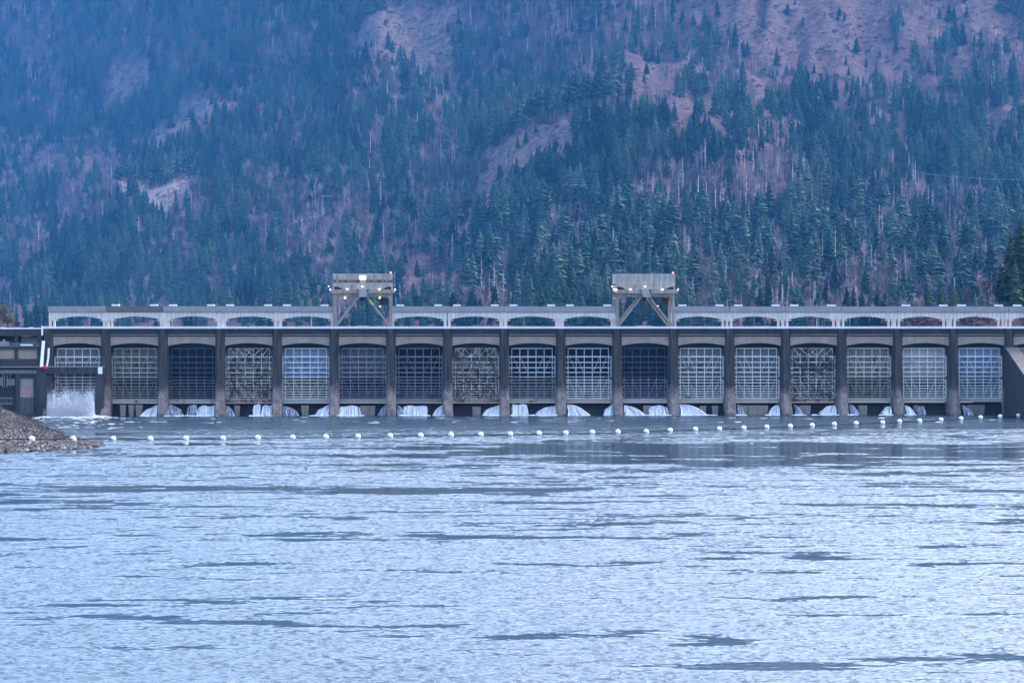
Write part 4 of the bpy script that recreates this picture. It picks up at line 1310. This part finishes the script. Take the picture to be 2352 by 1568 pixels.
mass('dead_wood', 'mass of small dead grey trunks on the slopes', rest['snag'], both('snag'), M['snag_a'], lambda x, y: random.random())
mass('bare_woodland', 'mass of leafless grey-brown trees between the conifers', rest['bare'], both('bare'), M['bare_a'], lambda x, y: random.random(), (1.0, 1.5))
mass('brush', 'low leafless brush on the rocky slopes', rest['bush'], BUSH, M['bush_a'], lambda x, y: random.random(), (.9, 1.6))
if rest.get('tall'): mass('pine_stand', 'far pines behind the ridge', rest['tall'], both('tall'), M['needle_a'], tint_c)

# nearer trees at both ends of the dam --------------------------------
M['oak_a'] = mat_tree('oak_leaves', [(0, (.05, .045, .03)), (.5, (.09, .08, .05)), (1, (.13, .11, .08))], False)
def bank(name, label, pts, d0, d1, z0):
    """low wooded ground behind the dam ends"""
    top = [at_pix(px, py, d1) for px, py in pts]; bot = [at_pix(px, 775, d0) for px, _ in pts]
    vs = [tuple(b) for b in bot] + [tuple(t) for t in top] + [(t.x, t.y + 90, 15) for t in top]
    n = len(pts); fs = []
    for i in range(n - 1):
        fs += [(i, i + 1, n + i + 1, n + i), (n + i, n + i + 1, 2 * n + i + 1, 2 * n + i)]
    o = MB().add(vs, fs).build(name, M['hill'], None); tag(o, label, None, None, 'structure')
bank('bank', 'low wooded bank behind the right end of the dam', [(2080, 738), (2150, 728), (2230, 722), (2300, 708), (2400, 690), (2560, 680)], 1280, 1420, 20)
bank('bank', 'low wooded bank behind the left end of the dam', [(-220, 700), (-60, 715), (0, 735), (30, 752), (60, 765)], 1080, 1180, 20)
def shore(x0, x1, label):
    xs = np.linspace(x0, x1, 120); ys = np.linspace(-70, 170, 50)
    A_, B_ = np.meshgrid(xs, ys, indexing='ij')
    z = np.interp(B_, [-70, -45, 5, 40, 130, 170], [-2, 0, 27, 28, 24, 17]) + (fbm(A_ / 14, B_ / 10, 4) - .5) * np.clip((B_ + 60) / 40, 0, 1) * 5
    n2 = len(ys); i_, j_ = np.meshgrid(np.arange(len(xs) - 1), np.arange(n2 - 1), indexing='ij'); a = (i_ * n2 + j_).ravel()
    tag(np_mesh('shore', np.stack([A_, B_, z], -1).reshape(-1, 3), np.stack([a, a + n2, a + n2 + 1, a + 1], -1), M['hill'], True), label, None, None, 'structure')
shore(pierx(16) + 1.2, 1500, 'earth bank carrying on from the right end of the dam')
shore(-1500, xat(-162, 0) + 7, 'earth bank carrying on from the left end of the dam')
mb = MB(); mb.prism([(-48, -2), (-48, 2), (-2, 28.2), (140, 28.2), (140, -2)], pierx(16) - .3, pierx(16) + 1.6, 'x')
tag(mb.build('wing_wall', M['dark'], None), 'sloping concrete wing wall holding the earth bank at the right end of the dam', 'wall')
i = 0
RT = [(2322, 700, 1400, 160, 'tallest dark green conifer at the right edge, nearer than the forest'), (2344, 702, 1390, 190, 'dark conifer cut by the right edge of the picture, in front of the forest'),
      (2368, 705, 1410, 185, 'dark conifer mostly outside the right edge'), (2298, 705, 1405, 96, 'shorter bushy dark conifer left of the tallest one at the right edge'),
      (2332, 712, 1380, 110, 'low dark conifer between the two tall ones at the right edge'), (2190, 722, 1430, 70, 'small dark conifer on the bank left of the white-trunked trees'),
      (2160, 728, 1420, 62, 'small dark conifer on the bank above the brightest white gate'), (2130, 735, 1420, 66, 'small dark conifer at the left end of the right bank')]
for px, py, d, h, lab in RT:
    tree_object('near', at_pix(px, py, d), h * d / F, i, lab, 1.05); i += 1
for px, py, d, h, lab in ((2252, 706, 1400, 92, 'white-trunked leafless tree, left of a pair above the right end of the dam'), (2268, 706, 1400, 96, 'white-trunked leafless tree, right of a pair above the right end of the dam'),
                          (2224, 712, 1405, 66, 'small leafless tree left of the white-trunked pair'), (2060, 728, 1430, 58, 'pale leafless tree on the shore above the dull beige gate'), (2040, 732, 1430, 52, 'low pale leafless tree left of another above the dull beige gate'),
                          (2110, 725, 1430, 60, 'leafless grey tree on the bank above the brightest white gate')):
    tree_object('bare', at_pix(px, py, d), h * d / F, i, lab, 1.5); i += 1
def oak(px, py, d, r, label, seed):
    rs = random.Random(seed)
    p = at_pix(px, py, d); s = r * d / F
    o = thing('oak_tree', label, 'tree', p, 'broadleaf trees at the left end')
    mb = MB(); mb.tube([(0, 0, -s), (.03 * s, 0, .2 * s), (-.05 * s, 0, s)], [.09 * s, .07 * s, .03 * s], 6)
    for q in range(5):
        an = rs.uniform(0, 6.28); mb.tube([(0, 0, rs.uniform(.1, .6) * s), (.6 * s * math.cos(an), .6 * s * math.sin(an), rs.uniform(.7, 1.2) * s)], [.035 * s, .012 * s], 5)
    mb.build('trunk', M['bark'], o, world=False)
    vs = []; fs = []
    for q in range(1500):
        an = rs.uniform(0, 6.28); cz = rs.uniform(-.5, 1); rad = (rs.random() ** .4) * (1 + .25 * math.sin(3 * an + seed) + .2 * math.sin(5 * cz * 3 + an))
        k = math.sqrt(max(0, 1 - cz * cz))
        c = Vector((rad * k * math.cos(an) * s, rad * k * math.sin(an) * s, (.75 + rad * cz * .8) * s))
        b0 = len(vs); e = .085 * s
        for _ in range(3): vs.append(tuple(c + Vector((rs.uniform(-e, e), rs.uniform(-e, e), rs.uniform(-e, e)))))
        fs.append((b0, b0 + 1, b0 + 2))
    MB().add(vs, fs).build('crown', M['oak_a'], o, world=False)
oak(-6, 742, 1120, 30, 'dark round broadleaf tree at the left edge behind the fishway building', 3)
oak(18, 752, 1120, 20, 'smaller brown-green broadleaf tree just right of the left edge one', 5)
oak(-50, 735, 1130, 36, 'broadleaf tree outside the left edge', 8)

# power line on the right slope ---------------------------------------
for (pts, lab) in (([(2095, 396), (2170, 404), (2260, 411), (2380, 413)], 'thin pale power line across the trees at the right'), ([(355, 116), (440, 131), (540, 146), (640, 160)], 'thin pale power line across the blue trees at upper left')):
    d = 3300 if pts[0][0] > 1000 else 6600
    mb = MB(); mb.tube([at_pix(x_, y_, d) for x_, y_ in pts], .17, 5)
    tag(mb.build('power_line', M['fascia'], None), lab, 'power line')
for px, py, h in ((741, 488, 40),):
    d = 2700; p = at_pix(px, py, d); s = h * d / F
    o = thing('utility_pole', 'pale wooden pole with a crossarm low on the slope left of the left crane', 'utility pole', p)
    mb = MB(); mb.tube([(0, 0, -2), (0, 0, s)], [.35, .22], 7); mb.build('pole', M['pale'], o, world=False)
    mb = MB(); mb.box(-3.2, 9, -.25, .25, s - 1.2, s - .7); mb.build('crossarm', M['pale'], o, world=False)

# ------------------------------------------------------------------ rock spit on the left
def spit_h(px, d):
    """height of the spit over the water, by column and distance"""
    px = np.asarray(px, float); d = np.asarray(d, float)
    near = np.interp(px, [-300, 0, 100, 170, 215, 240], [622, 636, 645, 655, 664, 674])
    ridge_d = near + np.interp(px, [-300, 0, 60, 120, 170, 240], [86, 76, 72, 62, 42, 4])
    ridge_py = np.interp(px, [-300, -100, 0, 30, 60, 95, 130, 170, 205, 236], [900, 915, 938, 949, 962, 980, 993, 1004, 1018, 1032])
    ridge_z = np.maximum(.05, CH - (ridge_py - HOR) * ridge_d / F)
    t = (d - near) / np.maximum(1, ridge_d - near)
    z = np.where(t < 0, t * 4, np.where(t < 1, ridge_z * np.clip(t, 0, 1) ** 1.5, ridge_z * (1 - (t - 1) * 1.1)))
    z = np.where(px > 236, -1.0, z)
    return np.maximum(z, -1.5)
sp_px = np.concatenate([np.arange(-1500, -300, 30.0), np.arange(-300, 262, 4.0)]); sp_d = np.arange(600, 860, 2.5)
A, B = np.meshgrid(sp_px, sp_d, indexing='ij')
Z = spit_h(A, B); Z = Z + np.where(Z > -.5, (fbm(A / 9, B / 5, 4) - .5) * np.clip(Z * .35 + .3, .2, 1.3), 0)
U_ = (A - W0 / 2) / F
V_ = np.stack([B * (SA + CA * U_), CY + B * (CA - SA * U_), Z], -1).reshape(-1, 3)
n1_, n2_ = A.shape
i1, j1 = np.meshgrid(np.arange(n1_ - 1), np.arange(n2_ - 1), indexing='ij'); a = (i1 * n2_ + j1).ravel()
m, nt, b = newmat('spit_soil')
nn = noise_node(nt, .5, 6, .7, geo_pos(nt)); nf = noise_node(nt, 2.5, 5, .75, geo_pos(nt))
c = mixc(nt, ramp(nt, nn.outputs[0], [(.35, 0.0), (.65, 1.0)]).outputs[0], (.052, .043, .039), (.115, .094, .085))
c = mixc(nt, .7, c, ramp(nt, nf.outputs[0], [(.3, .4), (.7, 1.0)]).outputs[0], 'MULTIPLY')
nt.links.new(c, b.inputs['Base Color']); b.inputs['Roughness'].default_value = .95; b.inputs['Specular IOR Level'].default_value = .1
spit = np_mesh('rock_spit', V_, np.stack([a, a + n2_, a + n2_ + 1, a + 1], -1), m, True)
tag(spit, 'brown rocky point reaching into the river from the left edge', None, None, 'structure')

def rock_geo(seed):
    rs = random.Random(seed); mb = MB(); mb.ball((0, 0, 0), 1, 7, 5)
    out = []
    for v in mb.v:
        k = rs.uniform(.6, 1.2); out.append((v[0] * k * 1.2, v[1] * k, v[2] * k * .7))
    return out, mb.f
ROCKS = [rock_geo(s) for s in range(12)]
def mat_rock():
    m, nt, b = newmat('riprap_stone')
    at = N(nt, 'ShaderNodeAttribute', attribute_name='tint')
    c = ramp(nt, at.outputs['Fac'], [(0, (.018, .018, .018)), (.5, (.078, .073, .070)), (1, (.22, .205, .195))]).outputs[0]
    n_ = noise_node(nt, 1.6, 5, .7, geo_pos(nt))
    c = mixc(nt, 1.0, c, ramp(nt, n_.outputs[0], [(.3, .6), (.7, 1.2)]).outputs[0], 'MULTIPLY')
    nt.links.new(c, b.inputs['Base Color']); b.inputs['Roughness'].default_value = .9
    return m
V = []; Fc = []; T = []; n = 0
for q in range(7600):
    px = random.uniform(-330, 242); near = float(np.interp(px, [-300, 0, 100, 170, 215, 240], [622, 636, 645, 655, 664, 674]))
    dep = float(np.interp(px, [-300, 0, 60, 120, 170, 240], [66, 56, 56, 56, 50, 10]))
    d = near + dep * random.random() ** 1.25 - .5
    z = float(spit_h(px, d))
    x, y = at_depth(px, d)
    r = random.uniform(.16, .52) * (1.7 if random.random() < .08 else 1)
    g_, f_ = ROCKS[q % 12]; an = random.uniform(0, 6.28); ca, sa = math.cos(an), math.sin(an); tl = random.uniform(-.4, .4)
    tn = random.random() ** 1.2
    for v in g_:
        X_, Y_, Z_ = v[0] * r, v[1] * r, v[2] * r + v[0] * r * tl
        V.append((X_ * ca - Y_ * sa + x, X_ * sa + Y_ * ca + y, Z_ + z + .12)); T.append(tn)
    Fc += [tuple(k + n for k in f) for f in f_]; n += len(g_)
me = bpy.data.meshes.new('riprap'); me.from_pydata(V, [], Fc); me.update()
at_ = me.attributes.new('tint', 'FLOAT', 'POINT'); at_.data.foreach_set('value', np.array(T, np.float32))
me.materials.append(mat_rock())
o = bpy.data.objects.new('riprap', me); COL.objects.link(o)
tag(o, 'loose grey stones covering the shore of the rocky point', None, None, 'stuff')
# dry grass and brush on its crest
vs = []; fs = []
for q in range(9500):
    px = random.uniform(-330, 150); near = float(np.interp(px, [-300, 0, 100, 170], [622, 636, 645, 655]))
    ln = float(np.interp(px, [-300, 0, 60, 120, 170, 240], [86, 76, 72, 62, 42, 4]))
    d = near + ln * random.uniform(.55, 1.12)
    z = float(spit_h(px, d)); x, y = at_depth(px, d)
    h = random.uniform(.4, 1.0) * (1.7 if random.random() < .1 else 1)
    dx, dy = random.uniform(-.5, .5), random.uniform(-.5, .5); w = random.uniform(.04, .10)
    b0 = len(vs)
    vs += [(x - w, y, z - .1), (x + w, y + .03, z - .1), (x + dx + w * .4, y + dy, z + h)]
    fs.append((b0, b0 + 1, b0 + 2))
tag(MB().add(vs, fs).build('dry_grass', mat_plain('dry_grass', (.15, .12, .11), .9, .4, .6), None), 'brown dry grass and brush on the crest of the rocky point', None, None, 'stuff')

# ------------------------------------------------------------------ float line
BU = [(73, 1008), (168, 1008), (260, 1008), (345, 1008), (427, 1007), (512, 1006.5), (592, 1005.5), (672, 1004.5), (748, 1003.5), (822, 1002.5), (896, 1001), (966, 1000), (1036, 999), (1104, 998), (1172, 997), (1238, 995.5), (1299, 994.5),
      (1360, 993), (1419, 992), (1484, 991.5), (1539, 988.5), (1597, 986), (1652, 985), (1708, 983), (1761, 981), (1815, 979), (1865, 977), (1916, 974.5), (1966, 972.5), (2027, 970.5), (2066, 968), (2112, 966.5), (2161, 964), (2207, 961.5), (2252, 959),
      (2297, 957), (2339, 954.5), (2380, 952)]
M['buoy'] = mat_plain('buoy_white', (.88, .88, .84), .45, .10, .8)
pts = []
rb = .74
for i, (px, py) in enumerate(BU):
    if i < 2:
        d = 655 if i == 0 else 676
        p = at_pix(px, py, d)
    else:
        x, y, d = on_plane(px, py, .42); p = Vector((x, y, .42))
    pts.append(p)
def buoy(p):
    o = thing('buoy', 'x', 'buoy', p - Vector((0, 0, rb)))
    mb = MB(); mb.ball((0, 0, rb), rb, 20, 14); mb.build('float', M['buoy'], o, True, world=False)
    mb = MB(); mb.ball((-.60, -.36, rb - .12), .18, 8, 6); mb.tube([(-.92, -.0, rb), (.92, 0, rb)], .09, 6); mb.build('eye', M['cable'], o, world=False)
    mb = MB(); mb.prism([(.775 * math.cos(a_ * math.pi / 12), .775 * math.sin(a_ * math.pi / 12)) for a_ in range(24)], rb - .05, rb + .05, 'z'); mb.build('seam', mat_buoyseam, o, world=False)
    return o
mat_buoyseam = mat_plain('buoy_seam', (.62, .62, .58), .6, .2)
b0 = None
EXT = {0: 'white ball float lying on the rocks of the point, leftmost of the line', 1: 'white ball float resting at the crest of the rocky point, second of the line', 7: 'white ball float with a bird beside it', 19: 'white ball float where the longer slanting rope joins the line',
       28: 'white ball float next to where the short slanting rope joins the line', 36: 'white ball float before the foot of the sloping wall, rightmost in the picture'}
for i, p in enumerate(pts):
    if b0 is None: o = b0 = buoy(p)
    else:
        o = copy_tree(b0); o.location = p - Vector((0, 0, rb))
    tag(o, EXT.get(i, '%s white ball float from the left along the river cable' % ORD[i]), 'buoy', 'white floats strung across the river')
    o.rotation_euler = (0, 0, random.uniform(-.3, .3))
line = [at_pix(-80, 1008, 640)] + pts
fine = []
for i in range(len(line) - 1):
    for t in (0, .33, .66):
        q = line[i].lerp(line[i + 1], t); q.z -= .16 * math.sin(math.pi * t) if i > 2 else 0
        fine.append(q)
fine.append(line[-1])
mb = MB(); mb.tube(fine, .12, 5)
tag(mb.build('float_cable', M['cable'], None), 'dark cable linking the white floats across the river', 'cable')
for (p, q, lab) in (((1484, 991.5), (1388, 1029), 'longer slanting mooring rope below the float line, left one'), ((1992, 972), (1862, 997), 'slanting mooring rope below the float line, right one')):
    x0, y0, _ = on_plane(p[0], p[1], .42); x1, y1, _ = on_plane(q[0], q[1], .05)
    mb = MB(); mb.tube([(x0, y0, .45), ((x0 + x1) / 2, (y0 + y1) / 2, .26), (x1, y1, .06)], .09, 5)
    tag(mb.build('mooring_rope', M['cable'], None), lab, 'rope')

# ------------------------------------------------------------------ birds
def bird(px, py, d, span, tilt, flap, label, mat, flip=1):
    p = at_pix(px, py, d)
    s = span
    mb = MB()
    prof = [(-.30, .012), (-.24, .035), (-.12, .065), (.02, .075), (.14, .055), (.20, .034), (.25, .04), (.29, .032), (.35, .006)]
    mb.tube([(x_ * s, 0, (.02 if x_ > .18 else 0) * s) for x_, _ in prof], [r_ * s for _, r_ in prof], 8)
    mb.add([(-.28 * s, 0, .01 * s), (-.42 * s, .06 * s, 0), (-.42 * s, -.06 * s, 0)], [(0, 1, 2)])
    for sd in (-1, 1):
        st = [(0, .06, 0.02, .13), (.16, .05, flap * .16, .12), (.32, -.02, flap * .24, .09), (.5, -.16, flap * .22, .015)]
        top = []
        for (yy, xx, zz, ch) in st:
            top.append(((xx + ch / 2) * s, sd * yy * s, (zz + .012) * s)); top.append(((xx - ch) * s, sd * yy * s, zz * s)); top.append(((xx - ch * .2) * s, sd * yy * s, (zz - .012) * s))
        fs = []
        for i in range(3):
            for k in range(3):
                k2 = (k + 1) % 3
                fs.append((i * 3 + k, i * 3 + k2, (i + 1) * 3 + k2, (i + 1) * 3 + k))
        mb.add(top, fs)
    o = mb.build('bird', mat, None, True); o.location = p
    o.rotation_euler = (tilt[0], tilt[1], tilt[2])
    tag(o, label, 'bird')
mbird = mat_plain('bird_brown', (.085, .07, .06), .8, .4, 6); mbird2 = mat_plain('bird_pale', (.30, .24, .20), .8, .3, 6)
bird(703, 1077, 500, 1.1, (R(50), R(-22), R(10)), .5, 'dark brown bird flying low over the river, upper one', mbird)
bird(660, 1118, 460, 1.0, (R(60), R(-30), R(20)), .9, 'dark brown bird gliding over the river, lower one', mbird)
bird(678, 1010, 690, 1.3, (R(40), R(-70), R(30)), .6, 'pale brown bird rising beside a float', mbird2)

# ------------------------------------------------------------------ haze
mh = bpy.data.materials.new('haze'); mh.use_nodes = True
nt = mh.node_tree; nt.nodes.clear()
out = N(nt, 'ShaderNodeOutputMaterial'); pv = N(nt, 'ShaderNodeVolumePrincipled')
pv.inputs['Color'].default_value = (.10, .42, .96, 1)
pv.inputs['Density'].default_value = .000024
pv.inputs['Anisotropy'].default_value = .0
nt.links.new(pv.outputs[0], out.inputs['Volume'])
mb = MB(); mb.box(-8200, 8200, -1450, 11200, -3.5, 2150)
tag(mb.build('haze', mh, None), 'thin blue haze in front of the mountain', None, None, 'stuff')

# ------------------------------------------------------------------ sky and light
w = bpy.data.worlds.new('World'); S.world = w; w.use_nodes = True
nt = w.node_tree; bg = nt.nodes['Background']
sky = N(nt, 'ShaderNodeTexSky'); sky.sky_type = 'NISHITA'; sky.sun_disc = False
SUN_EL, SUN_ROT = R(44), R(56)
sky.sun_elevation = SUN_EL; sky.sun_rotation = SUN_ROT
sky.air_density = 1.0; sky.dust_density = 3.5; sky.ozone_density = 2.5
tintn = mixc(nt, 1.0, sky.outputs[0], (1.0, .98, 1.0), 'MULTIPLY'); nt.links.new(tintn, bg.inputs['Color']); bg.inputs['Strength'].default_value = .12
sd = bpy.data.lights.new('Sun', 'SUN'); sd.energy = .7; sd.angle = R(35); sd.color = (1, .95, .88)
so = bpy.data.objects.new('Sun', sd); COL.objects.link(so)
# sky sun_rotation is measured from +Y clockwise seen from above
dirv = Vector((math.sin(SUN_ROT) * math.cos(SUN_EL), math.cos(SUN_ROT) * math.cos(SUN_EL), math.sin(SUN_EL)))
so.rotation_euler = (-dirv).to_track_quat('-Z', 'Y').to_euler()

# ------------------------------------------------------------------ camera
cd = bpy.data.cameras.new('Camera'); cam = bpy.data.objects.new('Camera', cd); COL.objects.link(cam)
cd.sensor_width = 36; cd.lens = F / W0 * 36
cd.shift_y = -(H0 / 2 - HOR) / W0
cam.location = (0, CY, CH); cam.rotation_euler = (R(90), 0, -YAW)
cd.clip_start = 1; cd.clip_end = 30000
S.camera = cam

S.view_settings.view_transform = 'Standard'; S.view_settings.look = 'None'; S.view_settings.gamma = 1; S.view_settings.exposure = 2.6
S.cycles.max_bounces = 5; S.cycles.diffuse_bounces = 2; S.cycles.glossy_bounces = 3; S.cycles.volume_bounces = 1; S.cycles.transparent_max_bounces = 14
S.cycles.use_denoising = True
